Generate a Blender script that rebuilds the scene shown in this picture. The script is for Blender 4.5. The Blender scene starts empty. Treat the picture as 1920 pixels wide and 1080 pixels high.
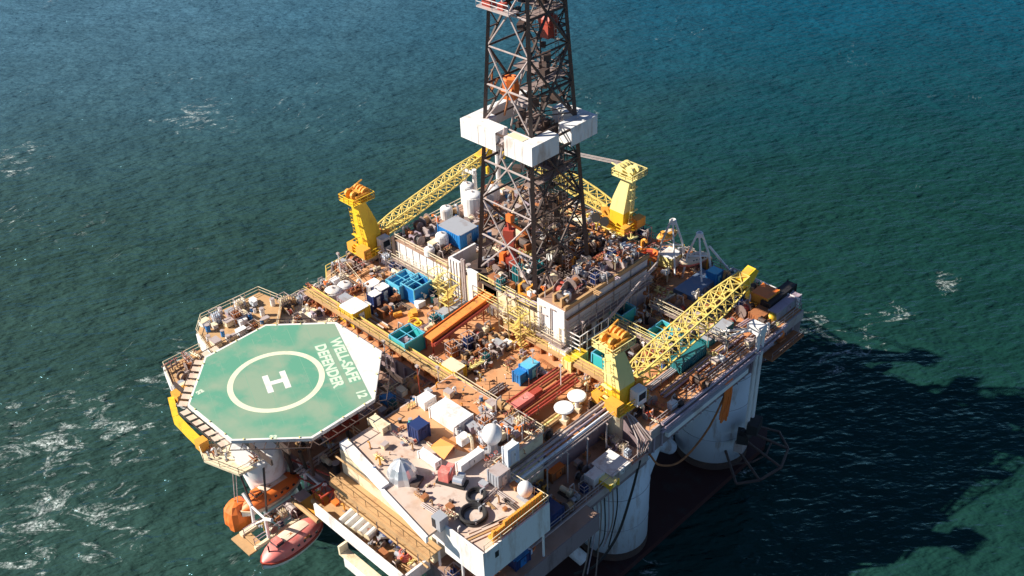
import bpy, bmesh, math, random
from mathutils import Vector, Matrix
R = math.radians
rnd = random.Random(7)
sc = bpy.context.scene
col = sc.collection

# ------------------------------------------------------------------ camera, sky, sun, exposure
# world: x and y run along the rig's two horizontal axes (metres), z = 0 is the sea
F = 2046.0
CAM = Vector((93.57249779, -52.48959754, 112.92))
AR = Vector((0.71339628, 0.69998067, -0.03305763))
AU = Vector((-0.37697038, 0.42310699, 0.82393799))
AF = Vector((-0.59072758, 0.57533255, -0.56571493))
cd = bpy.data.cameras.new('camera'); cam = bpy.data.objects.new('camera', cd); col.objects.link(cam)
cam.matrix_world = Matrix(((AR.x, AU.x, -AF.x, CAM.x), (AR.y, AU.y, -AF.y, CAM.y), (AR.z, AU.z, -AF.z, CAM.z), (0, 0, 0, 1)))
cd.sensor_width = 36; cd.lens = 36 * F / 1920; cd.clip_start = 1; cd.clip_end = 6000
sc.camera = cam
SUN = Vector((-1.0, -0.97, 1.02)).normalized()
el = math.asin(SUN.z)
w = bpy.data.worlds.new("World"); sc.world = w; w.use_nodes = True
nt = w.node_tree
sky = nt.nodes.new('ShaderNodeTexSky'); sky.sky_type = 'NISHITA'; sky.sun_disc = False; sky.air_density = 0.7; sky.dust_density = 0.1; sky.ozone_density = 4
sky.sun_elevation = el; sky.sun_rotation = math.atan2(SUN.x, SUN.y)
nt.links.new(sky.outputs[0], nt.nodes['Background'].inputs[0]); nt.nodes['Background'].inputs[1].default_value = 0.06
sd = bpy.data.lights.new('sun', 'SUN'); so = bpy.data.objects.new('sun', sd); col.objects.link(so)
sd.energy = 5.0; sd.angle = R(0.5); sd.color = (1.0, 0.935, 0.82)
so.rotation_euler = SUN.to_track_quat('Z', 'Y').to_euler(); so.location = (-60, -60, 90)
sc.view_settings.view_transform = 'Standard'; sc.view_settings.look = 'None'
sc.view_settings.exposure = 0.74; sc.view_settings.gamma = 1

def at(px, py, z):
    """the point at height z that a pixel of the 1920 px photograph looks at"""
    d = AR * ((px - 960) / F) - AU * ((py - 540) / F) + AF
    return CAM + d * ((z - CAM.z) / d.z)

# ------------------------------------------------------------------ materials
MATS = {}
def mat(name, c, rough=0.6, metal=0.0, dirt=None, amt=0.35, scale=0.6, c2=None, streak=False, bump=0.0):
    m = bpy.data.materials.new(name); m.use_nodes = True; MATS[name] = m
    n = m.node_tree.nodes; l = m.node_tree.links; b = n['Principled BSDF']
    b.inputs['Roughness'].default_value = rough; b.inputs['Metallic'].default_value = metal
    geo = n.new('ShaderNodeNewGeometry'); mp = n.new('ShaderNodeMapping'); l.new(geo.outputs['Position'], mp.inputs[0])
    mp.inputs['Scale'].default_value = (1, 1, 0.25) if streak else (1, 1, 1)
    a = n.new('ShaderNodeTexNoise'); a.inputs['Scale'].default_value = scale; a.inputs['Detail'].default_value = 7; a.inputs['Roughness'].default_value = 0.68
    l.new(mp.outputs[0], a.inputs['Vector'])
    r1 = n.new('ShaderNodeValToRGB'); r1.color_ramp.elements[0].position = 0.52; r1.color_ramp.elements[1].position = 0.68
    l.new(a.outputs['Fac'], r1.inputs[0])
    mx = n.new('ShaderNodeMix'); mx.data_type = 'RGBA'
    mul = n.new('ShaderNodeMath'); mul.operation = 'MULTIPLY'; mul.inputs[1].default_value = amt
    l.new(r1.outputs[0], mul.inputs[0]); l.new(mul.outputs[0], mx.inputs[0])
    mx.inputs[6].default_value = (*c, 1); mx.inputs[7].default_value = (*(dirt or (0.22, 0.1, 0.05)), 1)
    out = mx.outputs[2]
    if c2:
        a2 = n.new('ShaderNodeTexNoise'); a2.inputs['Scale'].default_value = scale * 0.33; a2.inputs['Detail'].default_value = 4
        l.new(geo.outputs['Position'], a2.inputs['Vector'])
        r2 = n.new('ShaderNodeValToRGB'); r2.color_ramp.elements[0].position = 0.42; r2.color_ramp.elements[1].position = 0.58
        l.new(a2.outputs['Fac'], r2.inputs[0])
        m2 = n.new('ShaderNodeMix'); m2.data_type = 'RGBA'; l.new(r2.outputs[0], m2.inputs[0])
        l.new(out, m2.inputs[6]); m2.inputs[7].default_value = (*c2, 1); out = m2.outputs[2]
    l.new(out, b.inputs['Base Color'])
    if bump:
        bp = n.new('ShaderNodeBump'); bp.inputs['Strength'].default_value = bump; bp.inputs['Distance'].default_value = 0.05
        l.new(a.outputs['Fac'], bp.inputs['Height']); l.new(bp.outputs[0], b.inputs['Normal'])
    return m
mat('rust_deck', (0.56, 0.235, 0.095), 0.8, dirt=(0.10, 0.05, 0.035), amt=0.9, scale=0.8, c2=(0.60, 0.31, 0.15), bump=0.3)
mat('tan_roof', (0.62, 0.49, 0.42), 0.8, dirt=(0.34, 0.21, 0.14), amt=0.75, scale=0.45, c2=(0.60, 0.42, 0.31), bump=0.2)
mat('deck_side', (0.26, 0.19, 0.20), 0.6, dirt=(0.10, 0.05, 0.04), amt=0.7, scale=0.6, streak=True)
mat('brown_deck', (0.30, 0.17, 0.11), 0.8, dirt=(0.08, 0.05, 0.04), amt=0.7, scale=0.7, c2=(0.40, 0.25, 0.18), bump=0.3)
mat('tarp_orange', (0.72, 0.24, 0.02), 0.6, dirt=(0.5, 0.2, 0.05), amt=0.4)
mat('pad_text', (0.60, 0.70, 0.54), 0.6, dirt=(0.3, 0.45, 0.33), amt=0.4, scale=1.2)
mat('white', (0.82, 0.80, 0.78), 0.5, dirt=(0.42, 0.25, 0.15), amt=0.6, scale=0.5, streak=True)
mat('cream', (0.78, 0.66, 0.46), 0.5, dirt=(0.45, 0.25, 0.12), amt=0.6, scale=0.8)
mat('grey', (0.36, 0.37, 0.40), 0.5, dirt=(0.2, 0.12, 0.09), amt=0.5)
mat('slate', (0.15, 0.21, 0.32), 0.5, dirt=(0.3, 0.28, 0.3), amt=0.6, scale=0.9)
mat('hull_grey', (0.70, 0.76, 0.84), 0.5, dirt=(0.34, 0.22, 0.15), amt=0.75, scale=0.5, streak=True)
mat('pontoon_red', (0.045, 0.010, 0.009), 0.7, dirt=(0.04, 0.03, 0.03), amt=0.8, scale=0.4)
mat('yellow', (0.84, 0.55, 0.035), 0.45, dirt=(0.5, 0.2, 0.03), amt=0.5, scale=0.7, streak=True)
mat('pale_yellow', (0.84, 0.72, 0.30), 0.45, dirt=(0.45, 0.28, 0.06), amt=0.55, scale=0.7, streak=True)
mat('lattice_yellow', (0.76, 0.58, 0.16), 0.5, dirt=(0.40, 0.24, 0.08), amt=0.4)
mat('orange', (0.85, 0.20, 0.035), 0.5, dirt=(0.4, 0.12, 0.05), amt=0.4)
mat('amber', (0.80, 0.36, 0.05), 0.55, dirt=(0.42, 0.18, 0.05), amt=0.5)
mat('red', (0.42, 0.065, 0.04), 0.5, dirt=(0.2, 0.06, 0.04), amt=0.5)
mat('pink_red', (0.75, 0.20, 0.17), 0.45, dirt=(0.75, 0.55, 0.45), amt=0.5, scale=0.9)
mat('boat_canopy', (0.80, 0.62, 0.48), 0.5, dirt=(0.7, 0.3, 0.2), amt=0.4)
mat('teal', (0.05, 0.46, 0.47), 0.45, dirt=(0.1, 0.2, 0.2), amt=0.5)
mat('dark_teal', (0.02, 0.17, 0.19), 0.5, dirt=(0.05, 0.06, 0.06), amt=0.5)
mat('blue', (0.02, 0.20, 0.52), 0.4, dirt=(0.03, 0.07, 0.16), amt=0.5)
mat('sky_blue', (0.12, 0.48, 0.66), 0.45, dirt=(0.3, 0.4, 0.45), amt=0.4)
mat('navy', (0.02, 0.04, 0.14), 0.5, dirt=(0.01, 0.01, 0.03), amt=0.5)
mat('black', (0.025, 0.023, 0.024), 0.6, dirt=(0.1, 0.07, 0.05), amt=0.3)
mat('dark_steel', (0.075, 0.050, 0.042), 0.6, dirt=(0.2, 0.1, 0.06), amt=0.5, scale=1.2)
mat('steel', (0.27, 0.20, 0.18), 0.55, dirt=(0.12, 0.07, 0.05), amt=0.5, scale=1.0)
mat('pale_steel', (0.46, 0.38, 0.36), 0.5, dirt=(0.26, 0.13, 0.08), amt=0.5, scale=1.0)
mat('silver', (0.62, 0.64, 0.67), 0.3, 0.6, dirt=(0.3, 0.3, 0.32), amt=0.4)
mat('rust', (0.38, 0.14, 0.05), 0.8, dirt=(0.12, 0.05, 0.03), amt=0.6, scale=1.2)
mat('timber', (0.50, 0.30, 0.14), 0.8, dirt=(0.25, 0.13, 0.06), amt=0.5)
mat('mauve', (0.42, 0.33, 0.38), 0.5, dirt=(0.2, 0.1, 0.1), amt=0.5)
mat('mauve_grey', (0.62, 0.58, 0.60), 0.5, dirt=(0.22, 0.15, 0.13), amt=0.75, scale=0.45, streak=True)
mat('ramp_brown', (0.66, 0.26, 0.05), 0.7, dirt=(0.25, 0.10, 0.04), amt=0.8, scale=1.2)
mat('dark_glass', (0.03, 0.04, 0.05), 0.1)
mat('pad_white', (0.78, 0.75, 0.70), 0.6, dirt=(0.5, 0.44, 0.36), amt=0.5)
mat('pad_cream', (0.74, 0.73, 0.53), 0.6, dirt=(0.42, 0.45, 0.32), amt=0.45)
mat('pad_green', (0.10, 0.31, 0.205), 0.75, dirt=(0.29, 0.33, 0.25), amt=0.55, scale=0.5, c2=(0.24, 0.34, 0.235))
mat('pad_dark', (0.17, 0.36, 0.24), 0.75, dirt=(0.3, 0.35, 0.24), amt=0.4, scale=0.3)

# ------------------------------------------------------------------ mesh building
SPLIT = {'stiffener', 'band', 'machinery_box', 'cabinet', 'post', 'corner_post', 'wind_wall', 'door', 'handwheel', 'perimeter_lamp', 'hatch', 'recess', 'edge_pipe', 'housing', 'riser_pipe', 'support_post', 'slat', 'strut', 'beam', 'bracket', 'porthole', 'contents', 'flange', 'tank_pair', 'walk_tube', 'guide_rail', 'ladder_pair', 'window', 'cross_brace', 'diagonal_brace'}
class MB:
    def __init__(s): s.v = []; s.f = []; s.m = []; s.mats = []; s.k = 0
    def mat(s, name):
        if name not in s.mats: s.mats.append(name)
        s.k = s.mats.index(name); return s
    def face(s, f): s.f.append(f); s.m.append(s.k)
    def box(s, x0, x1, y0, y1, z0, z1):
        b = len(s.v)
        for z in (z0, z1):
            s.v += [(x0, y0, z), (x1, y0, z), (x1, y1, z), (x0, y1, z)]
        for f in ((0, 3, 2, 1), (4, 5, 6, 7), (0, 1, 5, 4), (1, 2, 6, 5), (2, 3, 7, 6), (3, 0, 4, 7)): s.face([b + i for i in f])
        return s
    def cbox(s, cx, cy, z0, sx, sy, h, rz=0.0, top=1.0):
        b = len(s.v); c, n = math.cos(rz), math.sin(rz)
        for z, k in ((z0, 1.0), (z0 + h, top)):
            for (ax, ay) in ((-1, -1), (1, -1), (1, 1), (-1, 1)):
                x, y = ax * sx / 2 * k, ay * sy / 2 * k
                s.v.append((cx + x * c - y * n, cy + x * n + y * c, z))
        for f in ((0, 3, 2, 1), (4, 5, 6, 7), (0, 1, 5, 4), (1, 2, 6, 5), (2, 3, 7, 6), (3, 0, 4, 7)): s.face([b + i for i in f])
        return s
    def tube(s, p0, p1, r0, r1=None, n=6, cap=True):
        p0 = Vector(p0); p1 = Vector(p1); r1 = r0 if r1 is None else r1
        d = p1 - p0
        if d.length < 1e-6: return s
        d.normalize(); a = d.orthogonal() if abs(d.z) > .99 else d.cross(Vector((0, 0, 1)))
        a.normalize(); c = d.cross(a); b = len(s.v)
        for p, r in ((p0, r0), (p1, r1)):
            for i in range(n):
                t = 2 * math.pi * (i + .5) / n
                s.v.append(tuple(p + a * (r * math.cos(t)) + c * (r * math.sin(t))))
        for i in range(n): s.face([b + i, b + (i + 1) % n, b + n + (i + 1) % n, b + n + i])
        if cap: s.face([b + i for i in range(n)][::-1]); s.face([b + n + i for i in range(n)])
        return s
    def path(s, pts, r, n=6):
        for i in range(len(pts) - 1): s.tube(pts[i], pts[i + 1], r, n=n)
        return s
    def lathe(s, cx, cy, prof, n=16, cap=True):
        b = len(s.v)
        for (r, z) in prof:
            for i in range(n):
                t = 2 * math.pi * i / n; s.v.append((cx + r * math.cos(t), cy + r * math.sin(t), z))
        for k in range(len(prof) - 1):
            for i in range(n): s.face([b + k * n + i, b + k * n + (i + 1) % n, b + (k + 1) * n + (i + 1) % n, b + (k + 1) * n + i])
        if cap: s.face([b + i for i in range(n)][::-1]); s.face([b + (len(prof) - 1) * n + i for i in range(n)])
        return s
    def sphere(s, c, r, n=14, m=8, sz=1.0, lo=-90):
        prof = []
        for k in range(m + 1):
            t = R(lo + (90 - lo) * k / m); prof.append((max(r * math.cos(t), 0.001), c[2] + r * sz * math.sin(t)))
        return s.lathe(c[0], c[1], prof, n)
    def torus(s, c, R0, r, n=20, m=6, flat=1.0):
        b = len(s.v)
        for i in range(n):
            t = 2 * math.pi * i / n
            for j in range(m):
                u = 2 * math.pi * j / m; q = R0 + r * math.cos(u)
                s.v.append((c[0] + q * math.cos(t), c[1] + q * math.sin(t), c[2] + r * flat * math.sin(u)))
        for i in range(n):
            for j in range(m): s.face([b + i * m + j, b + (i + 1) % n * m + j, b + (i + 1) % n * m + (j + 1) % m, b + i * m + (j + 1) % m])
        return s
    def prism(s, poly, z0, z1):
        b = len(s.v); n = len(poly)
        for z in (z0, z1): s.v += [(x, y, z) for x, y in poly]
        s.face([b + i for i in range(n)][::-1]); s.face([b + n + i for i in range(n)])
        for i in range(n): s.face([b + i, b + (i + 1) % n, b + n + (i + 1) % n, b + n + i])
        return s
    def sheet(s, poly3):
        b = len(s.v); s.v += [tuple(p) for p in poly3]; s.face([b + i for i in range(len(poly3))]); return s
    def rail(s, pts, h=1.1, r=0.045, step=2.0, mid=True):
        for i in range(len(pts) - 1):
            a = Vector(pts[i]); b = Vector(pts[i + 1]); u = Vector((0, 0, h))
            s.tube(a + u, b + u, r, n=4, cap=False)
            if mid: s.tube(a + u * .5, b + u * .5, r * .8, n=4, cap=False)
            n = max(1, int((b - a).length / step))
            for k in range(n + 1):
                p = a.lerp(b, k / n); s.tube(p, p + u, r, n=4, cap=False)
        return s
    def ladder(s, a, b, wv, r=0.05, step=0.6):
        a = Vector(a); b = Vector(b); wv = Vector(wv)
        s.tube(a - wv, b - wv, r, n=4); s.tube(a + wv, b + wv, r, n=4)
        n = int((b - a).length / step)
        for k in range(1, n):
            p = a.lerp(b, k / n); s.tube(p - wv, p + wv, r * .8, n=4)
        return s
    def pieces(s):
        up = list(range(len(s.v)))
        def find(i):
            while up[i] != i: up[i] = up[up[i]]; i = up[i]
            return i
        for f in s.f:
            a = find(f[0])
            for i in f[1:]: up[find(i)] = a
        groups = {}
        for k, f in enumerate(s.f): groups.setdefault(find(f[0]), []).append(k)
        out = []
        boxes = []
        for ks in groups.values():
            q = MB(); idx = {}
            for k in ks:
                g = []
                for i in s.f[k]:
                    if i not in idx: idx[i] = len(q.v); q.v.append(s.v[i])
                    g.append(idx[i])
                q.f.append(g); q.m.append(s.m[k])
            q.mats = s.mats; lo = [min(c[a] for c in q.v) for a in range(3)]; hi = [max(c[a] for c in q.v) for a in range(3)]
            for o, ol, oh in boxes:      # pieces that touch stay together
                if all(lo[a] <= oh[a] + .02 and hi[a] >= ol[a] - .02 for a in range(3)):
                    n = len(o.v); o.v += q.v; o.f += [[i + n for i in f] for f in q.f]; o.m += q.m
                    for a in range(3): ol[a] = min(ol[a], lo[a]); oh[a] = max(oh[a], hi[a])
                    break
            else: boxes.append((q, lo, hi)); out.append(q)
        return out
    def build(s, name, m=None, parent=None, local=False, label=None, smooth=False):
        """link as one mesh object; vertices are in world space unless local"""
        if name in SPLIT and parent is not None:
            pc = s.pieces()
            if 1 < len(pc) <= 100:
                for q in pc: o = q.build(name, m, parent, local, label, smooth)
                return o
        me = bpy.data.meshes.new(name)
        v = s.v; o = bpy.data.objects.new(name, me); off = Vector((0, 0, 0))
        if parent is not None:
            o.parent = parent
            if not local:
                p = parent; off = Vector((0, 0, 0))
                while p is not None: off += Vector(p.location); p = p.parent
        elif not local:
            xs = [q[0] for q in v]; ys = [q[1] for q in v]; zs = [q[2] for q in v]
            off = Vector(((min(xs) + max(xs)) / 2, (min(ys) + max(ys)) / 2, min(zs))); o.location = off
        me.from_pydata([(q[0] - off.x, q[1] - off.y, q[2] - off.z) for q in v], [], s.f)
        if s.mats:
            for k in s.mats: me.materials.append(MATS[k])
            me.polygons.foreach_set('material_index', s.m)
        else: me.materials.append(MATS[m])
        if smooth: me.polygons.foreach_set('use_smooth', [True] * len(me.polygons))
        me.validate(); me.update()
        col.objects.link(o)
        if label: o['label'] = label
        return o

def tag(o, label=None, cat=None, group=None, kind=None):
    if label: o['label'] = label
    if cat: o['category'] = cat
    if group: o['group'] = group
    if kind: o['kind'] = kind
    return o
def root(name, label, cat, loc, rz=0.0, group=None):
    o = bpy.data.objects.new(name, None); col.objects.link(o); o.location = loc; o.rotation_euler = (0, 0, rz)
    o.empty_display_size = 0.5
    return tag(o, label, cat, group)
def copy_tree(o, loc, rz, label=None, group=None):
    c = o.copy(); col.objects.link(c); c.location = loc; c.rotation_euler = (0, 0, rz)
    if label: c['label'] = label
    if group: c['group'] = group
    for ch in list(o.children):
        d = ch.copy(); col.objects.link(d); d.parent = c
        for g in list(ch.children):
            e = g.copy(); col.objects.link(e); e.parent = d
    return c

# ------------------------------------------------------------------ sea
def make_sea():
    m = bpy.data.materials.new('sea_water'); m.use_nodes = True; n = m.node_tree.nodes; l = m.node_tree.links
    b = n['Principled BSDF']; b.inputs['Roughness'].default_value = 0.16; b.inputs['IOR'].default_value = 1.333
    geo = n.new('ShaderNodeNewGeometry')
    def noise(scale, detail=4, rough=.55, dist=0.0, mp=None, rot=0):
        t = n.new('ShaderNodeTexNoise'); t.inputs['Scale'].default_value = scale; t.inputs['Detail'].default_value = detail
        t.inputs['Roughness'].default_value = rough; t.inputs['Distortion'].default_value = dist
        if mp:
            q = n.new('ShaderNodeMapping'); q.vector_type = 'TEXTURE'; q.inputs['Scale'].default_value = mp; q.inputs['Rotation'].default_value = (0, 0, rot)
            l.new(geo.outputs['Position'], q.inputs[0]); l.new(q.outputs[0], t.inputs['Vector'])
        else: l.new(geo.outputs['Position'], t.inputs['Vector'])
        return t.outputs['Fac']
    def math_(op, a, c, clamp=False):
        q = n.new('ShaderNodeMath'); q.operation = op; q.use_clamp = clamp
        for i, x in enumerate((a, c)):
            if isinstance(x, (int, float)): q.inputs[i].default_value = x
            else: l.new(x, q.inputs[i])
        return q.outputs[0]
    def ramp(x, p0, p1, c0=(0, 0, 0, 1), c1=(1, 1, 1, 1)):
        q = n.new('ShaderNodeValToRGB'); e = q.color_ramp.elements; e[0].position = p0; e[1].position = p1; e[0].color = c0; e[1].color = c1
        l.new(x, q.inputs[0]); return q.outputs[0]
    WR = R(53)  # crests run left to right in the view
    h1 = noise(0.13, 2, .45, .1, (1.8, 1.0, 1), WR); h2 = noise(0.58, 2, .45, .15, (2.1, 1.0, 1), WR + .12); h3 = noise(1.3, 2, .5, .2, (1.9, 1, 1), WR - .15)
    bp1 = n.new('ShaderNodeBump'); bp1.inputs['Strength'].default_value = 1.0; bp1.inputs['Distance'].default_value = 1.5; l.new(h1, bp1.inputs['Height'])
    bp2 = n.new('ShaderNodeBump'); bp2.inputs['Strength'].default_value = 1.0; bp2.inputs['Distance'].default_value = 1.05; l.new(h2, bp2.inputs['Height']); l.new(bp1.outputs[0], bp2.inputs['Normal'])
    bp3 = n.new('ShaderNodeBump'); bp3.inputs['Strength'].default_value = 1.0; bp3.inputs['Distance'].default_value = 0.36; l.new(h3, bp3.inputs['Height']); l.new(bp2.outputs[0], bp3.inputs['Normal'])
    # sea colour: green nearby, bluer far out, with sun-side glare painted in leftward
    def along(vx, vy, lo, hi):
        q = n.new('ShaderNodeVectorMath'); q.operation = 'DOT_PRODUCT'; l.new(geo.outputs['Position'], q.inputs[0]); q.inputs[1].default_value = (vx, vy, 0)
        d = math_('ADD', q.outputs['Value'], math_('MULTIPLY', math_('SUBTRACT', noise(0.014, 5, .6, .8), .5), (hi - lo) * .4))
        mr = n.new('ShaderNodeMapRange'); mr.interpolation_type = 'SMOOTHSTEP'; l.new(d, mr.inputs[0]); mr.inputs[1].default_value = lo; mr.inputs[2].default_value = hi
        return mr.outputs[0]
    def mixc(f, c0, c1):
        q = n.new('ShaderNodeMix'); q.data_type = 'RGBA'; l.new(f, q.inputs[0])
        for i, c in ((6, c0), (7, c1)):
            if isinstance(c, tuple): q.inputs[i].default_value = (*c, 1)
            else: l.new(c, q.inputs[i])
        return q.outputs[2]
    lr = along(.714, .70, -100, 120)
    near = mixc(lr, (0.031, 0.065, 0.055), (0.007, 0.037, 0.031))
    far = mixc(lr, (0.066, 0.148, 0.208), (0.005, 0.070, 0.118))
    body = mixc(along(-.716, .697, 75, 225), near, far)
    swell = ramp(noise(0.10, 4, .6, .8, (2, 1, 1), WR), .35, .65, (.86, .86, .86, 1), (1.12, 1.12, 1.12, 1))
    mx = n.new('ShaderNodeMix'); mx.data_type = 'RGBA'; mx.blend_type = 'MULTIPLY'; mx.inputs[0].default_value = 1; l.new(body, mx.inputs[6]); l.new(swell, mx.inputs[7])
    # foam: churned patches where current meets the legs, thin windrows elsewhere
    patches = [at(60, 835, 0), at(240, 790, 0), at(120, 960, 0), at(1560, 640, 0), at(1690, 590, 0), at(1765, 530, 0), at(330, 700, 0), at(370, 220, 0), at(30, 300, 0), at(1490, 620, 0), Vector((35, 50, 0)), Vector((36, 27, 0))]
    rad = [30, 26, 30, 20, 8, 8, 20, 24, 18, 15, 7, 6]; tot = None
    for p, rr in zip(patches, rad):
        vs = n.new('ShaderNodeVectorMath'); vs.operation = 'DISTANCE'; l.new(geo.outputs['Position'], vs.inputs[0]); vs.inputs[1].default_value = tuple(p)
        mr = n.new('ShaderNodeMapRange'); mr.interpolation_type = 'SMOOTHSTEP'; l.new(vs.outputs['Value'], mr.inputs[0])
        mr.inputs[1].default_value = rr; mr.inputs[2].default_value = 0; mr.inputs[3].default_value = 0; mr.inputs[4].default_value = 1
        tot = mr.outputs[0] if tot is None else math_('MAXIMUM', tot, mr.outputs[0])
    f1 = noise(0.28, 9, .72, 1.2, (1.8, 1, 1), WR)
    thr = math_('SUBTRACT', f1, math_('SUBTRACT', .70, math_('MULTIPLY', tot, .20)))
    foam = math_('MULTIPLY', thr, 9.0, True)
    foam = math_('MULTIPLY', foam, ramp(noise(2.2, 5, .7), .40, .62))
    w1 = noise(0.05, 7, .6, 2.6, (1, 6, 1), R(20))
    ridge = math_('ABSOLUTE', math_('SUBTRACT', w1, .5), 0); win = math_('SUBTRACT', 1.0, math_('MULTIPLY', ridge, 110), True)
    win = math_('MULTIPLY', win, ramp(noise(0.02, 2), .58, .68)); win = math_('MULTIPLY', win, ramp(noise(.35, 6, .7), .52, .66))
    foam = math_('MAXIMUM', foam, math_('MULTIPLY', win, .8))
    caps = math_('MULTIPLY', math_('SUBTRACT', noise(0.22, 8, .7, .6, (2.5, 1, 1), WR + .2), .735), 22, True)
    foam = math_('MAXIMUM', foam, caps)
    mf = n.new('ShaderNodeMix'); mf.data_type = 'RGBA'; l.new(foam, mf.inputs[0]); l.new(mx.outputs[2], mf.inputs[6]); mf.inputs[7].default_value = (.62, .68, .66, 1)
    n.remove(b); df = n.new('ShaderNodeBsdfDiffuse'); gl = n.new('ShaderNodeBsdfGlossy'); fr = n.new('ShaderNodeFresnel'); ms = n.new('ShaderNodeMixShader')
    gl.inputs['Roughness'].default_value = 0.15; gl.inputs['Color'].default_value = (.12, .25, .33, 1); fr.inputs['IOR'].default_value = 1.333
    for q in (df, gl, fr): l.new(bp3.outputs[0], q.inputs['Normal'])
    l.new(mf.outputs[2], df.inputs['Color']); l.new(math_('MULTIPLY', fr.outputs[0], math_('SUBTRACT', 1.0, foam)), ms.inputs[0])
    l.new(df.outputs[0], ms.inputs[1]); l.new(gl.outputs[0], ms.inputs[2]); l.new(ms.outputs[0], n['Material Output'].inputs['Surface'])
    MATS['sea_water'] = m
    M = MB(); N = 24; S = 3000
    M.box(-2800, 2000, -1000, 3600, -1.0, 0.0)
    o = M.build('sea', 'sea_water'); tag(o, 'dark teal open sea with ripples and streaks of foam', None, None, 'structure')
make_sea()

# ------------------------------------------------------------------ hull platform
ZM = 24.0   # main deck
hull = root('rig_hull', 'floating drilling platform hull with rusty orange decks on fat grey columns', 'platform', (6, 30, 0))
for x0, ya in ((22.5, 2), (-22.5, 12)):
    M = MB(); M.prism([(x0 + 1.5, ya), (x0 + 9.5, ya), (x0 + 11, ya + 3), (x0 + 11, 57), (x0 + 9.5, 60), (x0 + 1.5, 60), (x0, 57), (x0, ya + 3)], -6, 1.0); M.build('pontoon', 'pontoon_red', hull)
for i, (x, y, r) in enumerate(((28.3, 28.2, 4.7), (27.6, 51.6, 5.3), (28.0, 4.7, 4.7), (-16.5, 28, 4.7), (-16.5, 51.6, 5.3))):
    M = MB(); M.lathe(x, y, [(r, 1.005), (r, 19.98)], 40)
    c = M.build('column', 'hull_grey', hull)
    for p in c.data.polygons: p.use_smooth = abs(p.normal.z) < .5
    M = MB()
    for z in (6.5, 12.0, 17.0): M.torus((x, y, z), r + .02, .05, 40, 4)
    M.build('band', 'grey', c)
    M = MB(); M.lathe(x, y, [(r + .015, .9), (r + .015, 2.3)], 40, cap=False); M.build('waterline_band', 'dark_steel', c)
M = MB(); M.tube((25.8, 31.0, 17.0), (25, 45.0, 3.5), 1.1, n=14); M.tube((28.6, 31.0, 5.0), (28.8, 38.6, 19.7), 1.5, n=20); M.build('diagonal_brace', 'hull_grey', hull)
M = MB(); M.tube(at(1035, 1000, 5), at(1095, 1050, 1.8), 0.9, n=14); M.build('horizontal_brace', 'white', hull)
M = MB(); M.tube((-12, 10, 3), (24, 10, 3), 1.2, n=12); M.tube((-12, 46, 3), (24, 46, 3), 1.2, n=12); M.build('cross_brace', 'hull_grey', hull)
# steel deck boxes
M = MB()
M.box(-19.5, 28.3, 15.8, 62, 17.5, ZM - .02)
M.box(28.3, 34.4, 27.2, 60.8, 20, ZM - .02)
M.box(-20.5, 36.4, -2.4, 15.8, 17.5, 20.2)
M.box(28.3, 34.2, 15.8, 27.2, 18.6, 20.2)
M.build('deck_box', 'deck_side', hull)
M = MB(); M.box(-19.45, 28.25, 15.85, 61.95, ZM - .02, ZM + .01); M.box(28.25, 34.35, 27.25, 60.75, ZM - .02, ZM + .01); M.build('main_deck', 'rust_deck', hull)
M = MB(); M.box(-20.4, 36.3, -2.3, 15.7, 20.2, 20.25); M.box(28.4, 34.1, 15.7, 27.1, 20.2, 20.25); M.build('lower_deck', 'brown_deck', hull)
M = MB(); M.box(34.4, 34.65, 27.2, 60.8, 22.6, 24.1); M.box(34.2, 34.4, 5, 27.2, 19.4, 20.5); M.build('edge_plate', 'pale_steel', hull)
M = MB()
for k, (x, z, r) in enumerate(((34.95, 24.3, .22), (34.95, 23.5, .16), (35.4, 24.0, .14), (34.9, 22.9, .22))): M.tube((x, 29, z), (x, 56 - k, z), r, n=8)
M.build('edge_pipe', 'mauve', hull)
M = MB(); M.box(34.66, 35.2, 30, 47, 21.6, 22.3); M.build('edge_fender', 'white', hull)
# stiffening frames on deck-box side
M = MB()
for y in [28 + 1.6 * k for k in range(20)]: M.box(34.4, 34.62, y, y + .18, 20.1, 22.6)
for x in [-19 + 1.8 * k for k in range(26)]: M.box(x, x + .18, 15.55, 15.8, 20.3, 23.6)
M.build('stiffener', 'mauve', hull)
M = MB()
M.rail([(34.3, 27.4, ZM), (34.3, 60.6, ZM), (20, 61.8, ZM), (-19.3, 61.8, ZM), (-19.3, 30, ZM)], r=.05)
M.rail([(34.1, 5.2, 20.25), (34.1, 27, 20.25)], r=.05)
M.rail([(-19.3, 30, ZM), (-19.3, 16, ZM)], r=.05)
M.build('railing', 'pale_steel', hull)
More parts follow.
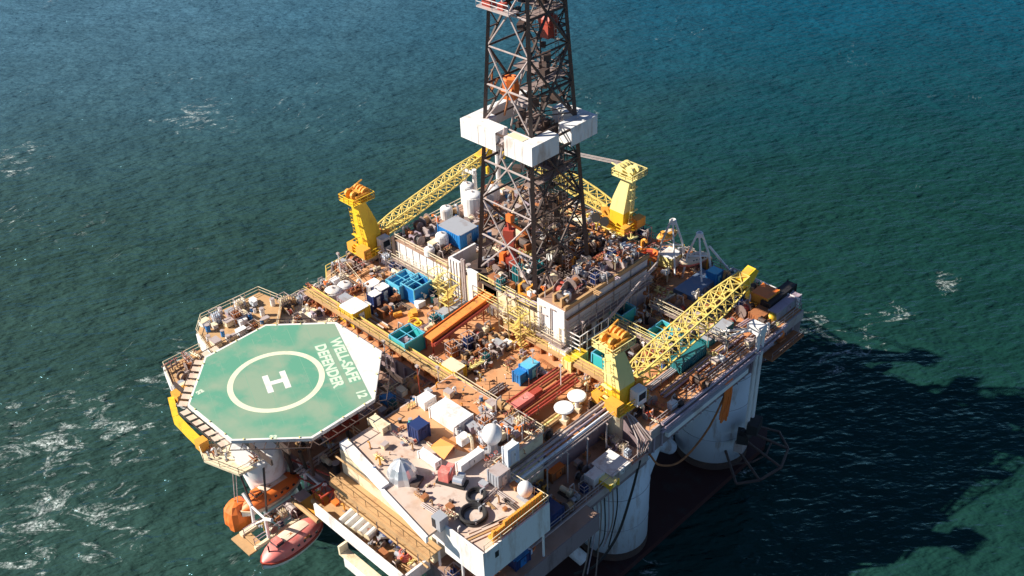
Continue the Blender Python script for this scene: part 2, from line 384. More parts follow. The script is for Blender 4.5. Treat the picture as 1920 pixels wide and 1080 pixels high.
# long beam walkways standing on the main deck
def beam(x0, x1, y0, y1, z0, z1, mt, label, railm='lattice_yellow'):
    t = root('beam_walkway', label, 'walkway', ((x0 + x1) / 2, (y0 + y1) / 2, z0))
    M = MB(); M.box(x0, x1, y0, y1, z1 - .35, z1)
    along_x = (x1 - x0) > (y1 - y0); L = (x1 - x0) if along_x else (y1 - y0); n = max(2, int(L / 2.2))
    M.build('walkway_plate', mt, t)
    M = MB()
    if along_x: M.box(x0, x1, (y0 + y1) / 2 - .15, (y0 + y1) / 2 + .15, z0, z1 - .35)
    else: M.box((x0 + x1) / 2 - .15, (x0 + x1) / 2 + .15, y0, y1, z0, z1 - .35)
    for k in range(n + 1):
        q = k / n
        if along_x: x = x0 + .2 + (L - .4) * q; M.box(x - .12, x + .12, y0 + .05, y1 - .05, z0, z1 - .35)
        else: y = y0 + .2 + (L - .4) * q; M.box(x0 + .05, x1 - .05, y - .12, y + .12, z0, z1 - .35)
    M.build('web', 'rust', t)
    M = MB()
    if along_x: M.rail([(x0, y0 + .05, z1), (x1, y0 + .05, z1)], h=1.0, r=.04); M.rail([(x0, y1 - .05, z1), (x1, y1 - .05, z1)], h=.3, r=.06)
    else: M.rail([(x0 + .05, y0, z1), (x0 + .05, y1, z1)], h=1.0, r=.04); M.rail([(x1 - .05, y0, z1), (x1 - .05, y1, z1)], h=.3, r=.06)
    M.build('railing', railm, t)
beam(-19, 22.6, 15.9, 17.3, ZM + .02, 25.6, 'timber', 'long rusty orange beam walkway running past the helideck edge')
beam(7.5, 27.8, 29.4, 30.8, ZM + .02, 25.4, 'timber', 'long brown beam walkway below the white drill floor wall')

# ------------------------------------------------------------------ helideck
hd = root('helideck', 'green octagonal helideck with H in a cream circle and one white corner', 'helideck', (0, 0, 22))
Rr = 12.0; OCT = [(Rr * math.cos(R(22.5 + 45 * k)), Rr * math.sin(R(22.5 + 45 * k))) for k in range(8)]
ZH = 30.0
def scaled(poly, s): return [(x * s, y * s) for x, y in poly]
M = MB(); M.prism(OCT, ZH - .45, ZH); M.build('deck_slab', 'pad_white', hd)
green = [p for k, p in enumerate(OCT) if k != 1]     # the corner at 67.5 degrees stays white
cx0 = sum(p[0] for p in green) / 7; cy0 = sum(p[1] for p in green) / 7
g = [(cx0 + (x - cx0) * .972, cy0 + (y - cy0) * .972) for x, y in green]
M = MB(); M.prism(g, ZH + .001, ZH + .008); M.build('green_paint', 'pad_green', hd)
def ringmesh(M, c, r0, r1, z0, z1, n=72):
    b = len(M.v)
    for (r, z) in ((r0, z1), (r1, z1)):
        for i in range(n): t = 2 * math.pi * i / n; M.v.append((c[0] + r * math.cos(t), c[1] + r * math.sin(t), z))
    for i in range(n): M.face([b + i, b + n + i, b + n + (i + 1) % n, b + (i + 1) % n])
HC = (-0.45, -1.3)
M = MB(); ringmesh(M, HC, 5.15, 5.85, 0, ZH + .013); M.build('circle_marking', 'pad_cream', hd)
a = R(67.5)
def onpad(u, v):  # u along the letters (-22.5 deg), v up the letters (67.5 deg)
    return (u * math.cos(R(-22.5)) + v * math.cos(a), u * math.sin(R(-22.5)) + v * math.sin(a))
hc_u = HC[0] * math.cos(R(-22.5)) + HC[1] * math.sin(R(-22.5)) + .2; hc_v = HC[0] * math.cos(a) + HC[1] * math.sin(a)
M = MB()
for (u0, u1, v0, v1) in ((-1.75, 1.75, -1.42, -.7), (-1.75, 1.75, .7, 1.42), (-.36, .36, -.7, .7)):
    M.sheet([(*onpad(hc_u + u, hc_v + v), ZH + .013) for u, v in ((u0, v0), (u1, v0), (u1, v1), (u0, v1))])
M.build('letter_h', 'pad_white', hd)
M = MB()
for (u0, u1, v0, v1) in ((-5.4, 4.6, 6.55, 8.1), (-5.0, 4.9, 4.5, 6.05)):
    M.sheet([(*onpad(u, v), ZH + .012) for u, v in ((u0, v0), (u1, v0), (u1, v1), (u0, v1))])
M.build('name_panel', 'pad_dark', hd)
def text(body, size, u, v, rot, name, mt='pad_text', sx=1.0):
    c = bpy.data.curves.new(name, 'FONT'); c.body = body; c.size = size; c.align_x = 'CENTER'; c.align_y = 'CENTER'; c.space_character = 1.04; c.offset = 0.075
    tmp = bpy.data.objects.new('tmp', c); col.objects.link(tmp)
    dg = bpy.context.evaluated_depsgraph_get(); me = bpy.data.meshes.new_from_object(tmp.evaluated_get(dg)); bpy.data.objects.remove(tmp)
    me.materials.clear(); me.materials.append(MATS[mt]); o = bpy.data.objects.new(name, me); col.objects.link(o)
    x, y = onpad(u, v); o.parent = hd; o.location = (x, y, ZH + .017 - 22); o.rotation_euler = (0, 0, rot); o.scale = (sx, 1, 1)
    return o
text('WELL-SAFE', 1.86, -.4, 7.28, R(-22.5), 'name_lettering', sx=.98)
text('DEFENDER', 1.86, -.1, 5.22, R(-22.5), 'name_lettering', sx=.98)
text('12', 1.5, 6.9, 7.3, R(-22.5), 'weight_marking')
for (px, py, rz) in ((375, 735, 90), (512, 820, 0)):
    p = at(px, py, ZH); u = p.x * math.cos(R(-22.5)) + p.y * math.sin(R(-22.5)); v = p.x * math.cos(a) + p.y * math.sin(a)
    text('22', .8, u, v, R(rz if rz else 45), 'size_marking')
M = MB()   # plate seams and tie down points
for k in range(-4, 5):
    q = k * 2.3; hl = 9.6 if abs(q) < 4 else 9.6 - (abs(q) - 4) * .95
    M.sheet([(*onpad(-hl, q - .025), ZH + .010), (*onpad(min(hl, 8.2), q - .025), ZH + .010), (*onpad(min(hl, 8.2), q + .025), ZH + .010), (*onpad(-hl, q + .025), ZH + .010)]) if q < 7 else None
M.build('plate_seam', 'pad_dark', hd)
M = MB()
for k in range(8):
    (xa, ya), (xb, yb) = OCT[k], OCT[(k + 1) % 8]
    for q in (.15, .5, .85): M.cbox((xa + (xb - xa) * q) * .985, (ya + (yb - ya) * q) * .985, ZH + .01, .15, .15, .12)
M.build('perimeter_lamp', 'pale_yellow', hd)
M = MB()   # safety net frame and its panels round the deck
for k in range(8):
    (x0, y0), (x1, y1) = OCT[k], OCT[(k + 1) % 8]
    L = math.hypot(x1 - x0, y1 - y0); n = 7
    nx, ny = math.cos(R(45 * (k + 1))), math.sin(R(45 * (k + 1)))
    for j in range(n + 1):
        q = j / n; x = x0 + (x1 - x0) * q; y = y0 + (y1 - y0) * q
        M.tube((x, y, ZH - .4), (x + nx * 1.35, y + ny * 1.35, ZH - .2), .05, n=4)
    M.tube((x0 + nx * 1.35, y0 + ny * 1.35, ZH - .2), (x1 + nx * 1.35, y1 + ny * 1.35, ZH - .2), .06, n=4)
M.build('net_frame', 'dark_steel', hd)
M = MB()
for k in (3, 4, 5):
    (x0, y0), (x1, y1) = OCT[k], OCT[(k + 1) % 8]; nx, ny = math.cos(R(45 * (k + 1))), math.sin(R(45 * (k + 1))); n = 7
    for j in range(n):
        if k == 3 and j < 5: continue
        q0, q1 = (j + .16) / n, (j + .84) / n
        P = [(x0 + (x1 - x0) * q + nx * e, y0 + (y1 - y0) * q + ny * e, ZH - .42 + e * .15) for q, e in ((q0, .22), (q1, .22), (q1, 1.2), (q0, 1.2))]
        M.sheet(P)
M.build('net_panel', 'boat_canopy', hd)
M = MB()
for k in range(8):
    x, y = scaled(OCT, .62)[k]; M.tube((x, y, 20.25), (x, y, ZH - 1.2), .22)
for k in range(-4, 5): M.box(-10.2, 10.2, k * 2.4 - .12, k * 2.4 + .12, ZH - 1.25, ZH - .46)
M.build('support_frame', 'dark_steel', hd)
# big leg below the helideck
t = root('support_column', 'white and grey column standing below the helideck by the orange lifeboat', 'column', (-3.2, -2.4, -4))
tp = at(492, 868, 20.2); bt = at(540, 968, -1); tp = bt + (tp - bt) * 1.28
M = MB(); M.tube(bt, tp, 2.7, n=40); c = M.build('shell', 'white', t)
for p in c.data.polygons: p.use_smooth = len(p.vertices) < 10
M = MB(); o_ = Vector((3.3, 2.0, 0)); M.tube(bt + o_, tp + o_, .3, n=8); M.tube(bt + o_ * 1.5, tp + o_ * 1.5, .22, n=8); M.build('riser_pipe', 'black', t)
M = MB(); M.prism([(-4.5, -8.6), (1.2, -8.6), (-1.5, -4.4), (-4.5, -4.4)], 23.4, 24.2); M.build('bracket', 'pale_steel', t)

# ------------------------------------------------------------------ derrick
DX, DY = 4.3, 38.9; ZB = 29.0; ZT = 80.0
def half(z): return 5.35 + (3.25 - 5.35) * (z - ZB) / (67 - ZB) if z < 67 else 3.25 - (z - 67) * .04
dk = root('derrick', 'tall dark rusty lattice drilling derrick rising out of the top of the picture', 'derrick', (DX, DY, ZB))
def corner(i, z): h = half(z); return Vector((DX + (-h, h, h, -h)[i], DY + (-h, -h, h, h)[i], z))
for i in range(4):
    M = MB()
    for z0 in [ZB + 5.1 * k for k in range(10)]: M.tube(corner(i, z0), corner(i, z0 + 5.1), .42 - .014 * (z0 - ZB) / 5, .41 - .014 * (z0 - ZB) / 5, n=4)
    M.build('leg', 'dark_steel', dk)
lev = [29, 40.2, 51.6, 61.6, 71, 80]
face_names = ('front_bracing', 'side_bracing', 'rear_bracing', 'side_bracing')
for fi in range(4):
    A, B = fi, (fi + 1) % 4; M = MB(); r = .13 if fi == 0 else .19
    for k in range(len(lev) - 1):
        z0, z1 = lev[k], lev[k + 1]; zm = (z0 + z1) / 2
        a0, b0, a1, b1 = corner(A, z0), corner(B, z0), corner(A, z1), corner(B, z1); am, bm = corner(A, zm), corner(B, zm)
        cm = (am + bm) / 2
        for p in (a0, b0, a1, b1): M.tube(p, cm, r, n=5)
        M.tube(am, bm, r, n=5)
        if fi in (0, 2): pass
        for q, m_ in ((a0, am), (b0, bm), (a1, am), (b1, bm)):      # secondary members
            h = (q + cm) / 2; (M.tube(h, (q + m_) / 2, r * .55, n=4), M.tube(h, m_, r * .5, n=4)) if fi else None
        M.tube(a1, b1, r * .8, n=5)
    M.build(face_names[fi], 'pale_steel' if fi == 0 else 'dark_steel', dk)  # sunlight on the front face put into its colour; other faces kept dark
M = MB()
for (px_, w_) in ((.0, 1.2),):
    for s in (-1, 1):
        M.tube((DX + 1.2 * s, DY + 1.2, ZB), (DX + 1.0 * s, DY + 1.0, 79), .12, n=4)
for z in [31 + 1.6 * k for k in range(30)]: M.tube((DX - 1.2, DY + 1.2, z), (DX + 1.2, DY + 1.2, z + (.8 if int(z) % 2 else 0)), .06, n=4)
M.build('guide_rail', 'dark_steel', dk)
M = MB(); h = 4.6
M.ladder((DX + 5.0, DY + 1.5, 29), (DX + 2.6, DY + 1.5, 79), (0, .3, 0)); M.ladder((DX - 2, DY + 4.6, 29), (DX - 1.4, DY + 2.8, 79), (.3, 0, 0)); M.build('ladder', 'steel', dk)
M = MB()   # finger board and walkways inside
for z, hh in ((49.2, 4.0), (57.5, 3.6), (44.5, 4.2), (66.2, 3.1)):
    M.box(DX - hh, DX + hh, DY + .8, DY + hh, z, z + .12); M.box(DX + hh - 1.6, DX + hh, DY - hh, DY + .8, z + .01, z + .13)
    M.rail([(DX - hh, DY + hh, z), (DX + hh, DY + hh, z), (DX + hh, DY - hh, z)], r=.05)
for k in range(9): M.box(DX - 3.6 + k * .55, DX - 3.4 + k * .55, DY + .8, DY + 3.6, 50.1, 50.35)
M.build('racking_board', 'steel', dk)
M = MB()
for k in range(7):
    for j in range(3):
        x = DX + .6 + k * .52; y = DY + 1.6 + j * .8
        M.tube((x, y, ZB), (x - .25, y - .1, 50.3), .075, n=4, cap=False)
M.build('pipe_stand', 'dark_steel', dk)
M = MB()
for k in range(60):
    z = 30.5 + k * .78; a_ = rnd.uniform(0, 6.28); hh = half(z) * rnd.uniform(.45, .9)
    x = DX + hh * math.cos(a_); y = DY + abs(hh * math.sin(a_)); M.cbox(x, y, z, rnd.uniform(.4, 1.4), rnd.uniform(.4, 1.2), rnd.uniform(.4, 1.3), rnd.uniform(0, 1))
    M.tube((x, y, z), (DX + half(z) * .95, DY + half(z) * .9, z + 1.5), .09, n=4)
M.build('equipment', 'dark_steel', dk)
M = MB(); M.path([(DX + 2.5, DY - 4, 30), (DX + 3.4, DY - 3, 34), (DX + 1.8, DY - 3, 37), (DX + 3.2, DY - 3.5, 40), (DX + 2.4, DY - 3.2, 46)], .1); M.path([(DX - 1, DY, 58), (DX - 2.5, DY - 1, 50), (DX - .5, DY - 1, 44), (DX + .4, DY - 1, 52)], .13)
M.build('hose', 'pale_steel', dk)
# wind wall ring
wr = root('wind_wall_ring', 'white steel boxes wrapped round the derrick corners half way up', 'wind wall', (DX, DY, 48.6))
z0, z1 = 49.3, 51.9; O = 6.35
x0, x1, y0, y1 = DX - O, DX + O, DY - O, DY + O - .5
def wallbox(polys, name='box'):
    M = MB()
    for p in polys: M.prism(p, z0, z1)
    return M.build(name, 'white', wr)
wallbox([[(x0, y0), (x0 + 6.4, y0), (x0 + 6.4, y0 + 2.2), (x0 + 3.0, y0 + 2.2), (x0 + 3.0, y0 + 3.6), (x0 + .9, y0 + 3.6), (x0 + .9, y1), (x0, y1)]], 'corner_box')
wallbox([[(x1 - 4.8, y0), (x1, y0), (x1, y0 + 4.9), (x1 - 1.8, y0 + 4.9), (x1 - 1.8, y0 + 1.9), (x1 - 4.8, y0 + 1.9)]], 'corner_box')
wallbox([[(x1 - 2.2, y1 - 5.0), (x1, y1 - 5.0), (x1, y1), (x1 - 6.0, y1), (x1 - 6.0, y1 - 2), (x1 - 2.2, y1 - 2)]], 'corner_box')
M = MB()
for e in (.9, 2.3): M.box(x0 + .1, x1 - .1, y0 + .1, y0 + .35, z0 + e, z0 + e + .2)
M.box(x1 - .4, x1 - .1, y0 + .1, y1 - .1, z0 + .3, z0 + .6); M.box(x1 - .4, x1 - .1, y0 + .1, y1 - .1, z0 + 2.2, z0 + 2.4); M.build('tie_beam', 'dark_steel', wr)
M = MB(); M.box(x1 - 4.6, x1 - 2.0, y0 + .4, y0 + 1.6, z1 + .003, z1 + .05); M.build('roof_panel', 'cream', wr)
M = MB()
for k in range(10):
    x = x0 + .6 + k * 1.3
    if not (x0 + 6.3 < x < x1 - 4.9): M.box(x, x + .06, y0 - .03, y0, z0 + .1, z1 - .1)
for k in range(8):
    y = y0 + .6 + k * 1.5
    if not (y0 + 4.8 < y < y1 - 5.1): M.box(x1, x1 + .03, y, y + .06, z0 + .1, z1 - .1)
M.build('panel_joint', 'white', wr)
M = MB(); M.tube((x0 + 6.4, y0 + .4, z0 + .8), (x1 - 4.8, y0 + .4, z0 + 2.0), .12); M.tube((x1 - 5.4, y0 - .1, z0 - .6), (x1 - 5.6, y0 + 1, z1 + .6), .14); M.cbox(x1 - 5.6, y0 + .9, z0 + .6, .8, .8, 1.2, .4); M.build('clamp', 'pale_steel', wr)

# things in the derrick
t = root('top_drive', 'orange top drive unit hanging in the derrick above the wind wall', 'top drive', (DX - 2.2, DY - 2.2, 53.5))
M = MB(); M.cbox(DX - 1.5, DY - 1.8, 54.6, 1.6, 1.4, 2.2, .3); M.cbox(DX - 1.0, DY - 2.2, 55.6, 1.0, 1.0, 1.9, .6); M.cbox(DX - 2.1, DY - 1.4, 55.2, .9, 1.2, 1.2, .2); M.torus((DX - 1.5, DY - 1.8, 57.2), .8, .25, 12, 6); M.tube((DX - 2.5, DY - 2.4, 55.4), (DX - .4, DY - 2.4, 56.0), .42, n=10); M.build('motor', 'orange', t)
M = MB(); M.box(DX - 3.6, DX - 1.0, DY + .2, DY + 1.2, 52.6, 53.0); M.tube((DX - 3.2, DY + .6, 53), (DX - 1.4, DY - 1.6, 55), .12); M.build('carriage', 'pale_steel', t)
M = MB(); M.path([(DX - 1.4, DY - 2.4, 56), (DX - 1.0, DY - 3, 54.5), (DX - 1.6, DY - 3, 52.6)], .14); M.path([(DX - 3, DY - 2.6, 57), (DX - 4.2, DY - 2.6, 55), (DX - 3.9, DY - 2.6, 58)], .16); M.build('hose', 'rust', t)
t = root('travelling_block', 'red travelling block high in the derrick behind the far leg', 'hoisting block', (DX + 1.8, DY + 1.8, 62.5))
M = MB(); M.cbox(DX + 1.8, DY + 1.8, 62.5, 1.3, 1.6, 2.0); M.tube((DX + .9, DY + 1.8, 64.6), (DX + 2.7, DY + 1.8, 64.6), .9, n=12); M.build('block', 'red', t)
M = MB()
for k in (-.4, -.1, .2, .5): M.tube((DX + 1.8 + k, DY + 1.8, 65), (DX + k * .5, DY, 79.5), .04, n=4)
M.build('wire', 'black', t)
t = root('crown_platform', 'small platform with red fittings at the top left edge of the derrick', 'platform', (DX - 1.6, DY - 2.6, 66.6))
M = MB(); M.box(DX - 4.3, DX + 1.2, DY - 4.4, DY - 2.6, 66.6, 66.8); M.build('floor', 'pale_steel', t)
M = MB(); M.cbox(DX - 3, DY - 3.5, 66.8, 1.4, 1.0, 1.0); M.cbox(DX - .8, DY - 3.4, 66.8, .9, .8, .8); M.build('cabinet', 'red', t)
M = MB(); M.rail([(DX - 4.3, DY - 4.4, 66.8), (DX + 1.2, DY - 4.4, 66.8)], r=.05); M.build('railing', 'white', t)
t = root('pipe_handler', 'bright red pipe handling machine on the drill floor inside the derrick', 'pipe handler', (DX - 1.6, DY - 2.2, ZB))
M = MB(); M.cbox(DX - 1.4, DY - 2.6, ZB, 1.6, 1.6, 2.2, .3); M.tube((DX - 1.4, DY - 2.6, ZB + 2), (DX - 1.7, DY - 2.9, ZB + 8), .45, .3, n=8); M.cbox(DX - 1.7, DY - 2.9, ZB + 4.2, 1.5, 1.2, 2.4, .5); M.build('mast', 'red', t)
M = MB(); M.tube((DX - 1.7, DY - 2.9, ZB + 7.7), (DX + .4, DY - 1.5, ZB + 6), .22); M.cbox(DX - 2.6, DY - 3.4, ZB + .8, .7, .9, 1.9, .2); M.cbox(DX - 1.1, DY - 3.2, ZB + 8.2, .9, .8, 1.1); M.build('arm', 'orange', t)

# ------------------------------------------------------------------ drill floor house and raised decks
def window_strip(M, x0, x1, y, z, n):
    for k in range(n): u = x0 + (x1 - x0) * (k + .2) / n; M.box(u, u + (x1 - x0) / n * .6, y - .03, y, z, z + .7)
t = root('drill_floor_house', 'white drill floor substructure house standing below the derrick', 'machinery house', (7, 41, ZM + .02))
M = MB(); M.box(-2.6, 12.2, 31.4, 51.6, ZM + .02, ZB - .2); M.build('base_wall', 'cream', t)
M = MB(); M.box(-2.9, 12.3, 31.1, 51.9, ZB - .2, ZB); M.build('drill_floor', 'dark_steel', t)
M = MB(); M.box(-4.6, -2.4, 30.9, 31.3, ZM + .02, 30.4); M.box(-.8, 1.1, 30.9, 31.3, ZM + .4, 30.2); M.box(-4.6, -4.3, 31.3, 36, ZM + .02, 30.4); M.build('wind_wall', 'white', t)
M = MB()
for x in (-4.2, -3.6, -3.0): M.box(x, x + .08, 30.8, 30.9, ZM + .1, 30.3)
for x in (-1.7, -1.3): M.box(x, x + .22, 30.6, 30.9, ZM + .1, 31.5)
M.build('rib', 'pale_steel', t)
M = MB(); M.rail([(-2.8, 31.2, ZB), (12.2, 31.2, ZB)], r=.06); M.rail([(-2.8, 51.8, ZB), (12.2, 51.8, ZB)], r=.06); M.build('railing', 'pale_yellow' if 'pale_yellow' in MATS else 'yellow', t)
M = MB(); M.box(2.4, 3.6, 31.25, 31.39, ZM + .1, 26.4); M.box(8.2, 9.3, 31.25, 31.39, ZM + .1, 26.3); M.build('door', 'grey', t)

t = root('machinery_house', 'long white machinery house with a cluttered brown roof right of the derrick', 'machinery house', (14.7, 39.4, ZM + .02))
M = MB(); M.box(12.5, 17.0, 31.2, 48.2, ZM + .02, 31.2); M.build('wall', 'mauve_grey', t)
M = MB(); M.box(12.4, 17.15, 31.05, 31.2, ZM + .02, 31.3); M.build('end_wall', 'white', t)
M = MB(); M.box(12.5, 17.2, 31.2, 48.4, 31.2, 31.45); M.build('roof', 'brown_deck', t)
M = MB(); M.box(16.9, 17.25, 31.2, 48.3, 31.45, 31.9); M.box(12.5, 12.8, 31.2, 48.3, 31.45, 31.75); M.build('parapet', 'timber', t)
M = MB(); M.box(17.0, 17.12, 33.4, 36.5, 24.8, 27.6); M.box(17.0, 17.12, 37.6, 38.8, ZM + .1, 26.2); M.build('recess', 'dark_steel', t)
M = MB()
for y in (34, 37.5, 41, 44.5): M.box(17.0, 17.14, y, y + .1, ZM + .1, 31.1)
M.build('rib', 'grey', t)
t = root('stair_cage', 'white barred stair frame in front of the machinery house wall', 'stairs', (18.4, 36, ZM + .02))
M = MB()
for y in (31.6, 33.0, 34.4, 35.8, 37.2): M.tube((19.4, y, ZM), (19.4, y, 28.2), .09, n=4)
for z in (25.4, 26.8, 28.2): M.tube((19.4, 31.6, z), (19.4, 37.2, z), .08, n=4)
for z in (24.6, 25.3, 26.0, 26.7, 27.4, 28.1): M.tube((17.2, 31.6, z), (19.4, 31.6, z), .07, n=4)
M.build('bar', 'white', t)
M = MB(); M.tube((19.4, 37.2, 28.2), (19.2, 47.5, 31.8), .1); M.tube((19.0, 37.2, 27.2), (18.9, 47.5, 30.8), .12); M.build('handrail', 'pale_steel', t)

t = root('raised_deck', 'raised deck with long white side wall left of the derrick', 'deck', (-9.5, 41, ZM + .02))
M = MB(); M.box(-16.2, -4.8, 31.0, 53, ZM + .02, 28.4); M.build('wall', 'white', t)
M = MB(); M.box(-16.4, -4.7, 30.8, 53.2, 28.4, 28.6); M.build('floor', 'brown_deck', t)
M = MB(); M.rail([(-16.3, 30.9, 28.6), (-4.8, 30.9, 28.6)], r=.07, h=.9); M.rail([(-16.3, 30.9, 28.6), (-16.3, 53, 28.6)], r=.06); M.build('railing', 'cream', t)
M = MB()
for x in [-15.6 + 1.5 * k for k in range(7)]: M.box(x, x + .07, 30.93, 31.0, ZM + .1, 28.35)
M.build('rib', 'pale_steel', t)
M = MB(); M.box(-16.9, -16.2, 30.7, 32.4, ZM + .02, 28.9); M.build('end_post', 'dark_steel', t)

# yellow stair towers
def stair_tower(x, y, z, w, d, h, mt, label):
    t = root('stair_tower', label, 'stair tower', (x, y, z)); M = MB()
    for a_ in (-1, 1):
        for b_ in (-1, 1): M.tube((x + a_ * w / 2, y + b_ * d / 2, z), (x + a_ * w / 2, y + b_ * d / 2, z + h + 1), .09, n=4)
    n = int(h / 2)
    for k in range(n + 1):
        zz = z + h * k / n
        for a_ in (-1, 1): M.tube((x + a_ * w / 2, y - d / 2, zz), (x + a_ * w / 2, y + d / 2, zz), .07, n=4)
        for b_ in (-1, 1): M.tube((x - w / 2, y + b_ * d / 2, zz), (x + w / 2, y + b_ * d / 2, zz), .07, n=4); M.tube((x - w / 2, y + b_ * d / 2, zz + 1), (x + w / 2, y + b_ * d / 2, zz + 1), .05, n=4)
    M.build('frame', mt, t); M = MB()
    for k in range(n):
        za, zb = z + h * k / n, z + h * (k + 1) / n; s = 1 if k % 2 else -1
        for j in range(8): q = (j + .5) / 8; M.cbox(x - s * (w / 2 - .3) + s * (w - .6) * q, y, za + (zb - za) * q, .28, d * .7, .06)
    M.build('tread', mt, t); return t
stair_tower(-1.0, 27.6, ZM + .02, 2.0, 2.4, 5.0, 'lattice_yellow', 'yellow scaffold stair tower left of the orange catwalk ramp end')
stair_tower(-5.6, 29.6, ZM + .02, 2.2, 1.8, 4.2, 'pale_yellow', 'pale yellow stair frame against the end of the long white wall')
stair_tower(11.0, 29.0, ZM + .02, 2.2, 1.8, 5.4, 'lattice_yellow', 'yellow stair tower below the drill floor beside the blue locker')
stair_tower(7.6, 30.2, ZM + .02, 1.8, 1.6, 5.6, 'cream', 'cream stair frame left of the yellow drill floor stairs')

# ------------------------------------------------------------------ cranes
def make_crane(name, label, loc, rz, boom_rise, boom_len, mt, crown, bw=.95, wires=False, low=None):
    t = root(name, label, 'crane', loc, rz)
    M = MB(); M.lathe(0, 0, [(1.75, -4.0), (1.75, 1.4), (2.1, 1.6), (2.1, 2.0)], 24); p = M.build('pedestal', 'cream', t, local=True)
    M = MB(); M.box(-2.6, 2.6, -2.3, 2.3, 2.0, 2.25); pl = M.build('slew_platform', 'yellow', t, local=True)
    M = MB(); M.rail([(-2.6, -2.3, 2.25), (2.6, -2.3, 2.25), (2.6, 2.3, 2.25), (-2.6, 2.3, 2.25), (-2.6, -2.3, 2.25)], r=.07, step=1.3); M.build('railing', 'yellow', pl, local=True)
    # tapered, backward leaning tower
    M = MB(); prev = None
    prof = [(0.0, 2.25, 1.2, 1.1), (-.1, 5.0, 1.35, 1.25), (-.45, 7.2, 1.25, 1.1), (-1.0, 9.6, .92, .85), (-1.45, 11.2, .7, .7)]
    b = len(M.v)
    for (cx, z, hx, hy) in prof: M.v += [(cx - hx, -hy, z), (cx + hx, -hy, z), (cx + hx, hy, z), (cx - hx, hy, z)]
    for k in range(len(prof) - 1):
        for i in range(4): M.face([b + 4 * k + i, b + 4 * k + (i + 1) % 4, b + 4 * k + 4 + (i + 1) % 4, b + 4 * k + 4 + i])
    M.face([b + 3, b + 2, b + 1, b]); M.face([b + 16, b + 17, b + 18, b + 19])
    M.mats = [mt, 'yellow']; M.m = [1 if q < 4 else 0 for q in range(len(M.f))]
    tw = M.build('tower', None, t, local=True)
    M = MB()
    for z in (3.4, 5.4, 7.4, 9.2): M.cbox(-.1 - (z - 2.3) * .15 - (1.85 if z < 6.3 else 1.6 - (z - 6.3) * .16), 0, z, .3, 1.6, .12)
    M.ladder((-1.9, .4, 2.3), (-2.6, .4, 10), (0, .25, 0)); M.build('ladder', mt, tw, local=True)
    M = MB(); M.box(-3.3, .6, -1.7, 1.7, 11.20, 11.35); M.rail([(-3.3, -1.7, 11.35), (.6, -1.7, 11.35), (.6, 1.7, 11.35), (-3.3, 1.7, 11.35), (-3.3, -1.7, 11.35)], h=.9, r=.07, step=1.1); c = M.build('crown_platform', mt, t, local=True)
    M = MB()
    for y in (-.9, -.3, .4, 1.0): M.tube((-.3, y, 12.20), (-.3, y + .28, 12.20), .75, n=12)
    for y in (-.7, .6): M.tube((-2.2, y, 12.40), (-2.2, y + .4, 12.40), .6, n=10)
    M.tube((-2.4, -1.2, 12.30), (.2, -1.2, 12.30), .14); M.tube((-2.4, 1.2, 12.30), (.9, 1.4, 13.00), .12); M.cbox(-1.4, 0, 11.40, 1.2, 1.4, 1.1)
    for _ in range(5): M.cbox(rnd.uniform(-3, .2), rnd.uniform(-1.4, 1.4), 11.40, rnd.uniform(.3, .7), rnd.uniform(.3, .7), rnd.uniform(.4, 1.1), rnd.uniform(0, 1))
    M.build('sheave', crown, c, local=True)
    M = MB(); M.cbox(1.0, -2.1, 2.3, 1.6, 1.3, 2.2); cab = M.build('cab', 'white', t, local=True)
    M = MB(); M.cbox(1.82, -2.1, 3.1, .05, 1.1, 1.1); M.cbox(1.0, -2.77, 3.1, 1.2, .05, 1.0); M.build('window', 'dark_glass', cab, local=True)
    M = MB(); M.cbox(-2.3, -1.2, 2.3, 1.3, 2.0, 1.5); M.cbox(-2.2, 1.6, 2.3, 1.0, 1.2, 1.1); M.build('machinery_box', 'amber', t, local=True)
    M = MB(); M.tube((1.9, -1.0, 3.4), (1.9, 1.0, 3.4), .6, n=12); M.tube((1.9, -1.1, 3.4), (1.9, -1.0, 3.4), .85, n=12); M.tube((1.9, 1.0, 3.4), (1.9, 1.1, 3.4), .85, n=12); M.build('winch_drum', 'rust', t, local=True)
    # lattice boom
    x0 = 2.3; z0 = 4.2; L = boom_len; cosr = math.sqrt(max(0.01, 1 - (boom_rise / L) ** 2))
    def P(s, yy, zz):
        return Vector((x0 + s * cosr - zz * boom_rise / L, yy, z0 + s * boom_rise / L + zz * cosr))
    def hw(s): return bw * (min(1, .8 + s / 15) if s < 3 else 1) * (1 if s < L - 6 else 1 - .35 * (s - L + 6) / 6)
    M = MB(); n = int(L / 1.7)
    def cr(k, s): h = hw(s); return P(s, h if k in (1, 2) else -h, h if k in (2, 3) else -h)
    for k in range(4):
        for i in range(n): M.tube(cr(k, L * i / n), cr(k, L * (i + 1) / n), .13, n=4)
    bm = M.build('boom_chord', 'lattice_yellow', t, local=True); M = MB()
    for i in range(n):
        s0, s1 = L * i / n, L * (i + 1) / n
        for k in range(4):
            k2 = (k + 1) % 4
            M.tube(cr(k, s0), cr(k2, s1), .08, n=4); M.tube(cr(k2, s0), cr(k, s1), .08, n=4) if k in (2, 0) else None
            M.tube(cr(k, s1), cr(k2, s1), .07, n=4)
    M.build('lacing', 'lattice_yellow', bm, local=True)
    M = MB(); e = P(L, 0, 0)
    for yy in (-.65, .65): M.prism([(0, 0)] * 3, 0, 0) if False else M.sheet([P(L - 1.2, yy, .7), P(L + 1.6, yy, .9), P(L + 2.2, yy, .1), P(L + 1.0, yy, -.9), P(L - 1.2, yy, -.7)])
    M.sheet([P(L - 1.2, -.65, .72), P(L + 1.6, -.65, .92), P(L + 1.6, .65, .92), P(L - 1.2, .65, .72)])
